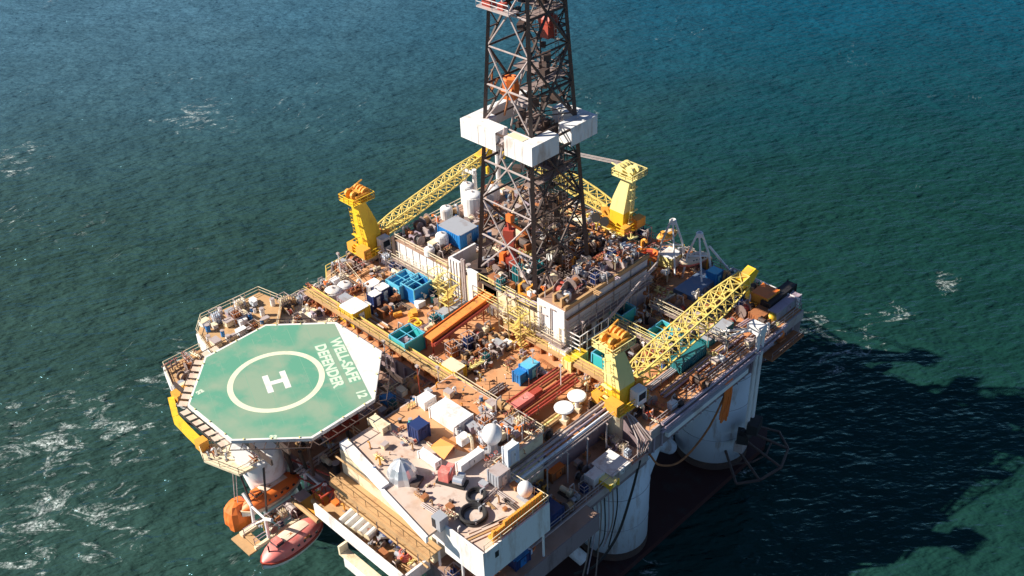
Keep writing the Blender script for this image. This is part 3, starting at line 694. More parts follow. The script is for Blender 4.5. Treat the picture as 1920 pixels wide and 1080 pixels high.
    for yy in (-.3, .2): M.tube(P(L + 1.0, yy, 0), P(L + 1.0, yy + .2, 0), .55, n=12)
    M.build('boom_head', 'yellow', t, local=True)
    M = MB(); M.sheet([P(L - .9, -.45, .75), P(L + 1.3, -.45, .95), P(L + 1.3, .45, .95), P(L - .9, .45, .75)]); M.build('opening', 'amber', t, local=True)
    M = MB()
    for yy in (-1.15, 1.15): M.sheet([(.6, yy, 2.3), (2.6, yy, 2.3), (3.1, yy, 4.6), (1.7, yy, 5.0)]); M.tube((1.4, yy, 4.8), (-.7, yy * .6, 9.0), .1, n=4)
    M.cbox(1.5, -1.9, 2.3, 1.3, .9, 1.5); M.tube((2.3, -1.6, 4.2), (2.3, 1.6, 4.2), .22); M.build('boom_foot', 'amber', t, local=True)
    M = MB(); M.cbox(5.5, 0, z0 - .2, 6.0, .7, .06); M.build('walkway', 'lattice_yellow', t, local=True)
    M = MB()
    for yy in ((-.5, .5, -.2, .2) if wires else ()): M.tube((-.6, yy, 12.7), P(L * .93, yy, .8), .05, n=4)
    M.build('pendant_wire', 'pale_steel', t, local=True) if wires else None
    M = MB(); q = P(L + 1.0, 0, -.5); M.tube(q, q - Vector((0, 0, 2.0)), .05, n=4); M.cbox(q.x, q.y, q.z - 3.0, .5, .35, 1.0); M.torus((q.x, q.y, q.z - 3.2), .25, .08, 10, 5); M.build('hook_block', 'yellow', t, local=True)
    return t
make_crane('pedestal_crane', 'pale yellow pedestal crane nearest the camera with its boom over the deck', (28.9, 28.2, 23.2), R(87), 4.3, 22.0, 'pale_yellow', 'amber', 1.3)
make_crane('pedestal_crane', 'bright yellow pedestal crane at the left rear edge with its boom behind the derrick', (-21.6, 30.2, 23.0), R(90), 4.0, 22.0, 'yellow', 'amber')
make_crane('pedestal_crane', 'yellow pedestal crane at the rear right with its boom hidden by the derrick', (3.6, 58.8, 24.2), R(180), 4.2, 22.0, 'pale_yellow', 'pale_yellow', 1.0, True)
# crane foot deck at the left
t = root('side_platform', 'tan outrigger platform round the foot of the left yellow crane', 'platform', (-21.5, 27, 18))
M = MB(); M.prism([(-24.4, 23.5), (-19.5, 20), (-19.5, 35.5), (-24.4, 33)], 22.6, 22.9); M.build('floor', 'timber', t)
M = MB(); M.lathe(-21.8, 28.6, [(1.2, 17.6), (2.2, 22.6)], 16); M.build('bracket', 'cream', t)
M = MB(); M.rail([(-19.5, 20, 22.9), (-24.3, 23.5, 22.9), (-24.3, 33, 22.9), (-19.5, 35.4, 22.9)], r=.07); M.build('railing', 'lattice_yellow', t)
t = root('boom_rest', 'white boom rest post with crossbar under the left crane boom', 'boom rest', (-20.6, 50, ZM))
M = MB()
for x in (-22.0, -19.6): M.tube((x, 50.4, ZM), (x, 50.4, 31.0), .38, n=8)
M.tube((-22.0, 50.4, 25.5), (-19.6, 50.4, 29), .16); M.tube((-22.3, 50.4, 30.2), (-19.3, 50.4, 30.2), .3, n=8); M.build('post', 'white', t)
t = root('vent_stack', 'tall thin white stack close to the derrick left leg', 'vent stack', (-17.2, 53.4, ZM))
M = MB(); M.tube((-17.2, 53.4, ZM), (-17.2, 53.4, 33.5), .42, n=10); M.build('pipe', 'white', t)
M = MB(); M.cbox(-17.2, 53.4, 33.5, 1.1, 1.1, .5); M.tube((-17.2, 53.4, ZM), (-17.2, 53.4, ZM + 1), .7, n=10); M.build('flange', 'pale_steel', t)

# ------------------------------------------------------------------ accommodation block
ac = root('accommodation_block', 'white accommodation block with a flat tan roof at the near corner', 'building', (24, 5, 20.25))
ZR = 28.0
M = MB(); M.box(12.6, 28.0, -2.2, 15.4, 20.26, ZR - .3); M.build('wall', 'cream', ac)
M = MB(); M.box(28.0, 36.2, -2.2, 7.2, 24.6, ZR - .3); M.build('overhang_wall', 'white', ac)
M = MB(); M.prism([(12.5, -1.8), (30.2, -4.5), (30.2, -2.3), (36.3, -2.3), (36.3, 7.3), (28.1, 7.3), (28.1, 15.5), (12.5, 15.5)], ZR - .3, ZR); rf = M.build('roof', 'tan_roof', ac)
M = MB(); M.prism([(12.7, 4.4), (19.5, 5.2), (24.5, 7.2), (27.9, 7.6), (27.9, 15.3), (12.7, 15.3)], ZR + .002, ZR + .010); M.build('worn_paint', 'rust_deck', rf)
M = MB(); M.prism([(12.4, -2.0), (21.6, -3.42), (21.6, -2.3), (12.4, -.9)], ZR - .28, ZR + .4); M.build('parapet', 'white', rf)
M = MB(); M.prism([(21.61, -3.5), (30.4, -4.85), (30.4, -4.5), (21.61, -3.16)], ZR - .6, ZR + .25); M.build('parapet', 'white', rf)
M = MB(); M.box(30.45, 36.5, -2.5, -2.3, 24.2, ZR + .5); M.box(36.3, 36.5, -2.3, 7.4, 24.2, ZR + .35); M.build('parapet', 'white', rf)
M = MB(); M.rail([(36.4, -2.2, ZR + .3), (36.4, 7.3, ZR + .3), (28.2, 7.3, ZR), (28.2, 15.3, ZR)], r=.05); M.rail([(13, 15.3, ZR), (28, 15.3, ZR)], r=.05, h=1.0); M.build('railing', 'cream', ac)
M = MB()
for x in (28.6, 32.4, 36.0):
    for y in (-1.9, 6.8): M.tube((x, y, 20.25), (x, y, 24.6), .16)
M.build('post', 'white', ac)
M = MB(); M.cbox(36.52, -.6, 26.6, .06, .5, .8); M.build('vent', 'black', ac)
M = MB(); M.tube((12.6, -2.9, ZR - .9), (27, -2.9, ZR - .9), .12); M.box(12.4, 29.6, -3.9, -2.21, 23.9, 24.0); M.rail([(12.4, -3.9, 24.0), (29.6, -3.9, 24.0)], r=.045); M.box(12.4, 29.6, -4.2, -3.92, 23.3, 23.9); M.build('balcony', 'timber', ac)
# step in the parapet near the corner: grey cabinet
t = root('roof_locker', 'grey steel locker in the notch of the front parapet', 'locker', at(822, 990, ZR))
p = t.location; M = MB(); M.cbox(p.x, p.y + .3, ZR, 1.3, 1.2, 1.6); M.build('body', 'grey', t)
M = MB(); M.cbox(p.x - .3, p.y - .33, ZR + .2, .5, .05, 1.2); M.build('door', 'black', t)
# lower balcony deck
bd = root('store_balcony', 'long lower balcony with a white bulwark below the accommodation roof', 'balcony', (20, -4, 19.2))
M = MB(); M.box(11.8, 27.4, -6.2, -2.4, 19.6, 19.9); M.build('floor', 'timber', bd)
M = MB(); M.box(11.8, 27.4, -6.4, -6.1, 19.6, 21.4); M.box(27.4, 27.7, -6.4, -2.6, 19.6, 21.2); M.build('bulwark', 'white', bd)
M = MB(); M.box(17.5, 27.6, -7.6, -6.42, 18.2, 18.45); M.box(17.5, 17.8, -7.6, -6.42, 18.45, 19.6); M.build('lower_ledge', 'cream', bd)
M = MB(); M.box(18.6, 27.6, -7.75, -7.62, 17.2, 18.5); M.build('ledge_plate', 'pad_white', bd)
M = MB(); M.box(11.6, 27.2, -3.3, -2.95, 19.9, 21.0); M.build('inner_beam', 'timber', bd)
M = MB()
for k in range(8): M.tube((13 + 2 * k, -2.5, 17.8), (13 + 2 * k, -6.2, 19.6), .12)
M.build('bracket', 'pale_steel', bd)

# ------------------------------------------------------------------ deck cargo
OCC = []   # footprints already taken, as (x, y, z, radius)
def occ(x, y, z, r): OCC.append((x, y, z, r))
def basket(px, py, z, sx, sy, h, mt, label, bars=1, fill=None, rz=0.0, group=None, lift=.02):
    p = at(px, py, z); t = root('cargo_basket', label, 'cargo basket', (p.x, p.y, z + lift), rz, group); occ(p.x, p.y, z, max(sx, sy) * .55)
    M = MB(); M.cbox(0, 0, 0.05, sx, sy, .12); M.build('floor', mt, t, local=True)
    M = MB()
    for s in (-1, 1): M.cbox(s * (sx / 2 - .05), 0, .17, .05, sy, h * .92 - .17); M.cbox(0, s * (sy / 2 - .05), .17, sx - .2, .05, h * .92 - .17)
    M.build('side_panel', mt, t, local=True)
    M = MB()
    for a_ in (-1, 1):
        for b_ in (-1, 1): M.cbox(a_ * (sx / 2), b_ * (sy / 2), 0, .16, .16, h)
    for z_ in (h - .1,):
        for s in (-1, 1): M.cbox(s * sx / 2, 0, z_, .13, sy, .13); M.cbox(0, s * sy / 2, z_, sx, .13, .13)
    for k in range(bars): f = (k + 1) / (bars + 1) - .5; M.cbox(f * sx, 0, h - .08, .1, sy, .1); M.cbox(0, f * sy, h - .09, sx, .1, .1)
    M.build('frame', 'sky_blue' if mt in ('teal', 'blue', 'sky_blue') else 'pale_steel', t, local=True)
    if fill:
        M = MB()
        for _ in range(7): M.cbox(rnd.uniform(-.3, .3) * sx, rnd.uniform(-.3, .3) * sy, .18, rnd.uniform(.3, .9), rnd.uniform(.3, .9), rnd.uniform(.3, h * .7), rnd.uniform(0, 1.5))
        M.build('contents', fill, t, local=True)
    return t
def container(px, py, z, sx, sy, h, mt, roofm, label, rz=0.0, name='cargo_container', cat='container', rib=True, lift=.02, group=None):
    p = at(px, py, z); t = root(name, label, cat, (p.x, p.y, z + lift), rz, group); occ(p.x, p.y, z, max(sx, sy) * .55)
    M = MB(); M.cbox(0, 0, .12, sx, sy, h - .12)
    if rib:
        for k in range(int(sx / .45)): x = -sx / 2 + .3 + k * .45; M.cbox(x, 0, .2, .16, sy + .1, h - .35)
        for k in range(int(sy / .45)): y = -sy / 2 + .3 + k * .45; M.cbox(0, y, .2, sx + .1, .16, h - .35)
    M.build('body', mt, t, local=True)
    M = MB(); M.cbox(0, 0, h, sx + .08, sy + .08, .08)
    M.build('roof', roofm, t, local=True)
    M = MB()
    for a_ in (-1, 1):
        for b_ in (-1, 1): M.cbox(a_ * (sx / 2), b_ * (sy / 2), 0, .18, .18, h + .14)
    M.build('corner_post', mt, t, local=True)
    M = MB(); M.cbox(sx / 2 + .06, 0, .3, .05, min(.9, sy * .4), h * .7); d = M.build('door', roofm, t, local=True)
    M = MB(); M.cbox(sx / 2 + .11, .2, h * .5, .04, .08, .3); M.build('handle', 'black', d, local=True)
    return t
basket(757, 548, ZM, 2.8, 3.6, 2.5, 'sky_blue', 'bright sky blue open basket at the back of a touching blue pair')
basket(783, 556, ZM, 2.8, 3.4, 2.6, 'blue', 'deep blue open basket touching the sky blue one in front', fill='blue')
basket(766, 655, ZM, 3.1, 3.5, 2.6, 'teal', 'teal open basket with crossed bars near the orange catwalk foot', fill='mauve')
basket(1162, 606, ZM, 2.9, 2.9, 2.7, 'teal', 'tall teal basket standing right of the white barred stair frame', bars=0, fill='dark_teal')
basket(1138, 684, ZM, 2.6, 3.0, 2.2, 'teal', 'teal basket half hidden behind the nearest crane tower', bars=0, fill='teal')
basket(1243, 640, ZM, 3.0, 3.2, 1.9, 'teal', 'pale teal basket of loose parts behind the nearest crane boom', fill='pale_steel')
container(667, 600, ZM, 3.1, 2.9, 2.4, 'yellow', 'white', 'yellow container with a white roof beside the long beam walkway')
container(851, 704, ZM, 2.7, 1.9, 1.7, 'yellow', 'cream', 'low yellow box with a cream top near the orange deck plates')
container(977, 714, ZM, 1.3, 1.6, 1.6, 'blue', 'blue', 'small blue container, the nearer of two joined on the open deck')
container(993, 705, ZM, 1.6, 2.0, 2.0, 'blue', 'sky_blue', 'blue container with a lighter blue roof, the farther of two joined')
container(848, 592, ZM, 1.5, 4.4, 1.5, 'sky_blue', 'grey', 'long light blue skid box beside the orange catwalk')
container(1288, 680, ZM, 2.0, 5.2, 1.7, 'dark_teal', 'dark_teal', 'long dark teal skid box along the right deck edge')
container(1340, 632, ZM, 1.8, 5.4, 1.2, 'dark_teal', 'grey', 'low dark grey green skid box near the white edge davit')
container(1306, 545, ZM, 3.0, 6.6, 1.3, 'slate', 'slate', 'long slate blue rack behind the nearest crane boom')
container(1338, 535, ZM, 1.6, 1.6, 2.5, 'blue', 'sky_blue', 'small blue tank at the far end of the long slate blue rack')
container(1432, 572, ZM, 2.6, 2.8, 2.3, 'amber', 'orange', 'orange container at the far right corner of the deck')
container(1424, 598, ZM, 2.0, 2.4, 1.2, 'rust', 'rust', 'low rusty red box in front of the orange corner container')
container(1458, 570, ZM, 1.4, 6.5, 1.9, 'black', 'black', 'long black rack left of a grey one at the far right corner')
container(1470, 583, ZM, 1.3, 6.0, 1.4, 'grey', 'mauve', 'long grey rack along the far right deck corner')
container(860, 449, 28.6, 4.6, 3.6, 2.3, 'blue', 'grey', 'large blue container with a grey roof on the raised deck')
container(787, 818, ZR, 1.7, 1.7, 1.9, 'navy', 'navy', 'dark blue tank pack on the tan roof')
container(847, 790, ZR, 4.6, 2.6, 1.5, 'white', 'white', 'white roof house with a flat white top on the accommodation roof', name='roof_house', cat='roof house', rib=False)
container(801, 776, ZR - 1.5, 1.5, 1.7, 2.6, 'white', 'white', 'small white cabinet left of the white roof house', name='cabinet', cat='cabinet', rib=False)
container(712, 802, ZR, 2.6, 1.1, .9, 'cream', 'cream', 'cream bench locker near the helideck corner', name='locker', cat='locker', rib=False)
container(806, 866, ZR, 2.8, .8, .9, 'white', 'white', 'low white box beside the orange tarpaulin on the roof', name='locker', cat='locker', rib=False)
container(882, 872, ZR, .8, 3.4, 1.2, 'white', 'white', 'long white duct box left of the roof machinery', name='locker', cat='locker', rib=False)
container(936, 905, ZR, 1.6, 1.7, 1.9, 'grey', 'pale_steel', 'grey louvred ventilation unit behind the small white dome', name='ventilation_unit', cat='ventilation unit')
container(958, 868, ZR, .8, 1.6, 2.6, 'hull_grey', 'white', 'tall pale blue grey cabinet at the back edge of the roof', name='cabinet', cat='cabinet', rib=False)
container(1145, 880, 20.25, 3.3, 3.3, 1.0, 'pale_steel', 'white', 'low white topped crate on the dark side ledge', name='crate', cat='crate')
container(1114, 902, 20.25, 1.4, 1.8, 1.2, 'white', 'white', 'small white box on the ledge beside a yellow one', name='crate', cat='crate')
container(1141, 908, 20.25, 1.8, 1.5, .8, 'yellow', 'pale_yellow', 'yellow box at the outer rim of the dark side ledge', name='crate', cat='crate')
container(1040, 893, 20.25, 1.3, 2.2, 1.4, 'rust', 'orange', 'orange topped box in the shade under the grey pipes', name='crate', cat='crate')
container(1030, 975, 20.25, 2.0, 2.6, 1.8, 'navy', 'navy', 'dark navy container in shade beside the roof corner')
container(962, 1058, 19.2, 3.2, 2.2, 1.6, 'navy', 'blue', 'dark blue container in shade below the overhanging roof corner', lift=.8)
container(705, 572, ZM, 1.4, 1.6, 2.0, 'navy', 'white', 'navy locker with a white top nearest the blue baskets')
container(718, 560, ZM, 1.5, 1.8, 2.0, 'navy', 'white', 'navy locker with a white top behind its dark neighbour')
container(686, 590, ZM, 1.3, 1.5, 1.6, 'navy', 'white', 'small navy locker right behind the yellow container')
container(650, 576, ZM, 1.7, 1.4, 1.7, 'mauve', 'grey', 'mauve locker behind the yellow container with a white roof')
container(700, 545, ZM, 1.6, 2.0, 1.3, 'grey', 'white', 'low grey box with a white lid behind the navy lockers')
container(1078, 683, ZM, 1.4, 3.2, 1.5, 'pale_yellow', 'yellow', 'bright yellow skid by the beam walkway under the machinery house')
container(1050, 672, ZM, 2.8, 1.0, 2.0, 'white', 'pale_steel', 'white panelled box under the machinery house corner')
container(1002, 598, ZM, 1.1, 1.2, 4.6, 'blue', 'blue', 'tall narrow blue locker below the drill floor', name='locker', cat='locker', rib=False)
container(983, 600, ZM, .9, 1.0, 3.4, 'navy', 'blue', 'dark blue cabinet left of the tall blue locker', name='locker', cat='locker', rib=False)
container(728, 755, 24.0, 1.3, 1.3, 1.0, 'blue', 'blue', 'small blue box below the helideck white corner')
container(1175, 745, 23.5, 1.2, 1.6, 1.4, 'cream', 'cream', 'cream cabinet on the left side of the nearest crane platform', name='cabinet', cat='cabinet', rib=False, lift=1.8)

# white tubs and domes
def tub(px, py, z, r, h, label, mt='white', dome=True, name='tank'):
    p = at(px, py, z); t = root(name, label, 'tank', (p.x, p.y, z + .02)); occ(p.x, p.y, z, r)
    M = MB(); M.lathe(0, 0, [(r, 0), (r, h), (r * .96, h + .06)], 18); M.build('shell', mt, t, local=True, smooth=False)
    M = MB(); M.sphere((0, 0, h + .06), r * .93, 16, 5, .35 if dome else .05, 0); M.build('lid', mt, t, local=True, smooth=True)
    M = MB(); M.cbox(0, 0, h + r * .3, .25, .25, .3); M.ladder((r + .06, 0, 0), (r + .06, 0, h), (0, .2, 0), r=.03); M.build('fitting', 'pale_steel', t, local=True)
for i, (px, py, z, r, h, lab) in enumerate((
    (626, 556, ZM, 1.3, 1.0, 'low white tub nearest the left deck edge'), (648, 545, ZM, 1.1, 1.0, 'white tub behind the low one at the left deck edge'),
    (838, 408, 28.6, .95, 1.6, 'white domed vent at the far side of the blue container'), (830, 462, 28.6, .95, 1.9, 'white domed vent in front of the blue container'),
    (806, 477, 28.6, .8, .9, 'short white domed vent at the front rail of the raised deck'), (888, 405, 28.6, 1.5, 3.6, 'tall white tank close to the derrick left leg'),
    (878, 380, 28.6, 1.1, 3.0, 'white tank beside the boom rest'), (925, 372, 28.6, 1.1, 1.8, 'white tank seen behind the derrick lattice'),
    (915, 402, 28.6, .9, 1.6, 'white tank between the derrick rear legs'), (1060, 560, 31.45, .8, .7, 'cream tank on the near end of the machinery house roof'))):
    tub(px, py, z, r, h, lab)
def radome(px, py, z, r, ped, label, sq=1.0):
    p = at(px, py, z); t = root('radome', label, 'radome', (p.x, p.y, z + .02)); occ(p.x, p.y, z, 1.2)
    M = MB(); M.lathe(0, 0, [(r * .55, 0), (r * .5, ped)], 12); M.cbox(0, 0, 0, r * 1.7, r * 1.7, .15); M.build('pedestal', 'grey', t, local=True)
    M = MB(); M.sphere((0, 0, ped + r * .8), r, 20, 12, sq, -70); M.build('dome', 'white', t, local=True, smooth=True)
radome(924, 846, ZR, 1.15, 1.6, 'larger white radome on a grey pedestal by the red pipe rack', 1.15)
radome(985, 932, ZR, .85, .5, 'smaller white radome by the rusty grating rack', 1.15)
def dish(px, py, z, r, h, label):
    p = at(px, py, z); t = root('vent_mushroom', label, 'vent', (p.x, p.y, z + .02)); occ(p.x, p.y, z, 1.1)
    M = MB(); M.lathe(0, 0, [(.3, 0), (.24, h)], 10); M.build('stem', 'white', t, local=True)
    M = MB(); M.lathe(0, 0, [(.35, h - .5), (r * .95, h - .2), (r, h), (r * .9, h + .12), (.05, h + .22)], 24); M.build('cap', 'white', t, local=True)
    M = MB(); M.cbox(0, 0, 0, 1.0, 1.0, .6, .3); M.build('base', 'cream', t, local=True)
dish(1058, 792, ZM, 1.25, 2.4, 'white mushroom cap vent, the nearer of two by the crane')
dish(1082, 770, ZM, 1.2, 2.4, 'white mushroom cap vent, the one closer to the crane')

# tarpaulin tent, coils, tarpaulin
p = at(755, 893, ZR); t = root('tarpaulin_tent', 'silver grey tarpaulin tent draped over gear on the tan roof', 'tent', (p.x, p.y, ZR)); occ(p.x, p.y, ZR, 2.6)
M = MB(); n = 18; b = len(M.v); lev_ = ((1.5, 0), (1.35, .8), (1.0, 1.7), (.45, 2.3), (.05, 2.5))
for (r, z) in lev_:
    for i in range(n):
        tt = 2 * math.pi * i / n; q = r * (1 + .14 * (i % 2) * (1 if r > .2 else 0)); M.v.append((q * 1.15 * math.cos(tt), q * math.sin(tt), z))
for k in range(4):
    for i in range(n): M.face([b + k * n + i, b + k * n + (i + 1) % n, b + (k + 1) * n + (i + 1) % n, b + (k + 1) * n + i])
M.build('cover', 'silver', t, local=True)
M = MB(); M.tube((0, 0, 0), (0, 0, 2.7), .06); M.cbox(1.9, .4, 0, 1.0, 1.6, .4, .4); M.build('frame', 'dark_steel', t, local=True)
for px, py, R0, r, lab in ((893, 933, .95, .28, 'black coiled hose, the smaller of two rings on the roof'), (887, 968, 1.3, .36, 'large black coiled hose ring near the roof corner')):
    p = at(px, py, ZR); t = root('hose_coil', lab, 'hose coil', (p.x, p.y, ZR + .02)); occ(p.x, p.y, ZR, R0 + r)
    M = MB()
    for k, (dr, dz) in enumerate(((0, .12), (-.17, .15), (.15, .14), (-.04, .36), (.08, .5))): M.torus((.04 * (k % 3), .03 * (k % 2), dz), R0 + dr, r * .42, 28, 6)
    M.build('hose', 'black', t, local=True)
    M = MB(); M.cbox(0, R0, 0, .15, r * 2.4, .62); M.cbox(R0 * .87, -R0 * .5, 0, .4, .4, .6); M.build('tie', 'grey', t, local=True)
p = at(832, 842, ZR); o = None
M = MB(); M.sheet([at(805, 838, ZR + .1), at(832, 862, ZR + .1), at(852, 835, ZR + 1.4), at(826, 822, ZR + 1.3)])
M.sheet([at(826, 822, ZR + 1.3), at(852, 835, ZR + 1.4), at(858, 832, ZR), at(832, 818, ZR)])
o = M.build('tarpaulin', 'tarp_orange'); tag(o, 'orange tarpaulin stretched over gear next to the white roof boxes', 'tarpaulin')
sol = o.modifiers.new('thickness', 'SOLIDIFY'); sol.thickness = .04
p = at(848, 905, ZR); t = root('machine_skid', 'pink and black machine skid in the middle of the tan roof', 'machine', (p.x, p.y, ZR + .02), .4); occ(p.x, p.y, ZR, 1.8)
M = MB(); M.cbox(0, 0, 0, 3.4, 1.4, .3); M.build('frame', 'black', t, local=True)
M = MB(); M.cbox(-.8, 0, .3, 1.2, 1.1, 1.4); M.cbox(-.2, .3, .3, .8, .7, 2.0); M.build('engine', 'pink_red', t, local=True)
M = MB(); M.tube((.4, -.3, .9), (1.5, -.3, .9), .5, n=12); M.cbox(1.0, .4, .3, .8, .5, 1.0); M.tube((-.3, 0, 1), (.1, 0, 2.3), .12); M.build('tank', 'silver', t, local=True)
p = at(815, 935, ZR)
# rusty gratings along the roof edge
t = root('grating_rack', 'rusty orange gratings stacked along the right roof edge', 'grating rack', (35.5, 3.4, ZR)); occ(35.4, 3.4, ZR, 1)
M = MB()
for y in [-.4 + .42 * k for k in range(18)]: M.box(35.6, 35.9, y, y + .3, ZR + .02, ZR + 1.3 + .2 * (int(y * 7) % 3)); M.box(35.0, 35.5, y + .05, y + .28, ZR + .03, ZR + .4)
M.build('grating', 'amber', t)
M = MB()
for z in (.3, .9): M.tube((36.05, -.6, ZR + z), (36.05, 7.1, ZR + z), .05, n=4)
M.tube((36.05, -.6, ZR), (36.05, -.6, ZR + 1.5), .06); M.tube((36.05, 7.1, ZR), (36.05, 7.1, ZR + 1.5), .06); M.build('frame', 'amber', t)
for k, (px, py, L, rz) in enumerate(((905, 1003, 4.2, 1.3), (918, 992, 4.6, 1.25), (934, 985, 3.6, 1.35))):
    p = at(px, py, ZR); t = root('plank_stack', ('nearest', 'middle', 'farthest')[k] + ' of three brown plank stacks beside the grating rack', 'planks', (p.x, p.y, ZR + .02), rz); occ(p.x, p.y, ZR, 1.5)
    for j in range(3): M = MB(); M.cbox(0, (j - 1) * .3, .02, L, .24, .12 + .1 * j); M.build('plank', 'timber' if j % 2 else 'tan_roof', t, local=True)

# ------------------------------------------------------------------ catwalk ramp and pipe racks
t = root('catwalk_ramp', 'long orange and red pipe catwalk ramp rising toward the drill floor', 'catwalk', (3, 27, ZM)); occ(3.5, 21, ZM, 2); occ(3.5, 25, ZM, 2); occ(3.2, 29, ZM, 2)
A = Vector((3.0, 19.8, 26.2)); B = Vector((3.0, 32.6, 27.6))
def slab(M, a, b, w, z0, z1, xo=0):
    i = len(M.v)
    for p in (a, b):
        for (dx, dz) in ((-w / 2, z0), (w / 2, z0), (w / 2, z1), (-w / 2, z1)): M.v.append((p.x + dx + xo, p.y, p.z + dz))
    for k in range(4): M.face([i + k, i + (k + 1) % 4, i + 4 + (k + 1) % 4, i + 4 + k])
    M.face([i + 3, i + 2, i + 1, i]); M.face([i + 4, i + 5, i + 6, i + 7])
M = MB(); slab(M, A, B, 1.5, .0, .12); M.build('ramp_plate', 'ramp_brown', t)
M = MB(); slab(M, A, B, .14, -.25, .3, .8); slab(M, A, B, .12, -.2, .3, -.8); M.build('side_beam', 'orange', t)
M = MB(); slab(M, A, B, .3, -.9, -.3, .8); M.tube(A + Vector((1.25, 0, -.4)), B + Vector((1.25, 0, -.4)), .25, n=8); M.build('lower_beam', 'red', t)
M = MB()
for q in (.02, .25, .5, .75, .97):
    c = A.lerp(B, q)
    for dx in (-.7, .7): M.tube((c.x + dx, c.y, ZM + .02), (c.x + dx, c.y, c.z - .2), .12, n=4)
    M.tube((c.x - .7, c.y, ZM + .5), (c.x + .7, c.y, c.z - .3), .07, n=4)
M.build('trestle', 'red', t)
M = MB(); M.cbox(3.1, 32.0, 26.6, 2.6, 1.2, 2.4); M.build('head_frame', 'orange', t)
def pipe_rack(x0, y0, x1, y1, z, n, r, mt, label, group=None, sp=None, posts=True):
    t = root('pipe_rack', label, 'pipe rack', ((x0 + x1) / 2, (y0 + y1) / 2, z), 0, group)
    along_y = abs(y1 - y0) > abs(x1 - x0); sp = sp or 2.1 * r
    for k in range(n):
        o_ = (k - n / 2 + .5) * sp; M = MB(); j = rnd.uniform(-.4, .4)
        if along_y: M.tube((x0 + o_, y0 + j, z + r + .25), (x1 + o_, y1 + j, z + r + .25), r, n=8)
        else: M.tube((x0 + j, y0 + o_, z + r + .25), (x1 + j, y1 + o_, z + r + .25), r, n=8)
        M.build('pipe', mt[k % len(mt)], t)
    M = MB()
    for q in (.15, .5, .85):
        x, y = x0 + (x1 - x0) * q, y0 + (y1 - y0) * q; W = n * sp / 2 + .1
        if along_y:
            M.box(x - W, x + W, y - .1, y + .1, z, z + .25)
            if posts:
                for s in (-1, 1): M.tube((x + s * (W + .05), y, z), (x + s * (W + .05), y, z + 1.5), .07, n=4)
        else:
            M.box(x - .1, x + .1, y - W, y + W, z, z + .25)
    M.build('sleeper', 'timber', t)
    occ((x0 + x1) / 2, (y0 + y1) / 2, z, 1.5); occ(x0, y0, z, 1.5); occ(x1, y1, z, 1.5); occ(x0 * .75 + x1 * .25, y0 * .75 + y1 * .25, z, 1.5); occ(x0 * .25 + x1 * .75, y0 * .25 + y1 * .75, z, 1.5)
    return t
z = ZM + .02
pipe_rack(19.6, 17.8, 19.6, 27.8, z + .7, 4, .2, ['red', 'rust'], 'red pipes on sleepers, the left of two red racks')
pipe_rack(22.2, 18.0, 22.2, 27.5, z + 1.2, 5, .16, ['red', 'red', 'rust'], 'red pipes on sleepers, the right of two red racks', sp=.45)
t = root('red_girder', 'pinkish red box girder lying above the red pipes', 'girder', (20.7, 20.5, z)); M = MB(); M.cbox(20.9, 19.0, z + 1.4, 1.2, 3.6, .9); M.build('body', 'pink_red', t); M = MB(); M.cbox(20.9, 21.6, z + 1.4, .8, 1.8, .8); M.cbox(20.9, 19, z, 1.0, 3, 1.4); M.build('support', 'red', t); occ(20.9, 19.4, ZM, 2)
container(958, 806, ZM, 1.6, 1.9, 1.5, 'orange', 'orange', 'orange winch housing at the near end of the red pipes', name='winch_housing', cat='winch')
pipe_rack(15.5, 17.9, 15.5, 21.5, z, 6, .1, ['dark_steel', 'pale_steel'], 'short dark pipes lying on the deck behind the beam walkway')
pipe_rack(24.8, 17.6, 24.8, 26.2, z, 3, .22, ['timber', 'pale_yellow'], 'tan pipes beside the mushroom cap vents', posts=False)
for k, (x, y0, y1, lab) in enumerate(((29.6, 33, 44, 'grey'), (31.6, 33, 50, 'brown'), (33.0, 36, 56, 'rusty'), (26.6, 50, 58, 'dark'))):
    pipe_rack(x, y0, x, y1, z, 4, (.13, .15, .12, .2)[k], [['pale_steel', 'grey'], ['timber', 'mauve'], ['rust', 'pale_steel'], ['dark_steel', 'black']][k], lab + ' pipe row lying along the right hand deck edge', posts=k != 1)
pipe_rack(-14, 19.2, -5, 19.2, z, 5, .12, ['timber', 'pale_steel', 'rust'], 'rusty pipes lying beside the beam walkway near the teal basket')
# yellow fittings heap on the left deck
t = root('lifting_gear', 'heap of yellow lifting frames on the orange deck left of the catwalk', 'lifting gear', at(768, 600, ZM) + Vector((0, 0, .02))); occ(t.location.x, t.location.y, ZM, 2.6)
for k in range(7):
    M = MB(); x, y = rnd.uniform(-2, 2), rnd.uniform(-1.6, 1.6); rz = rnd.uniform(0, 3)
    if k % 2: M.torus((x, y, .25), rnd.uniform(.4, .7), .16, 14, 5)
    else: M.cbox(x, y, 0, rnd.uniform(.7, 1.4), rnd.uniform(.4, .8), rnd.uniform(.3, .7), rz)
    M.build('frame', ('amber', 'yellow')[k % 2], t, local=True)
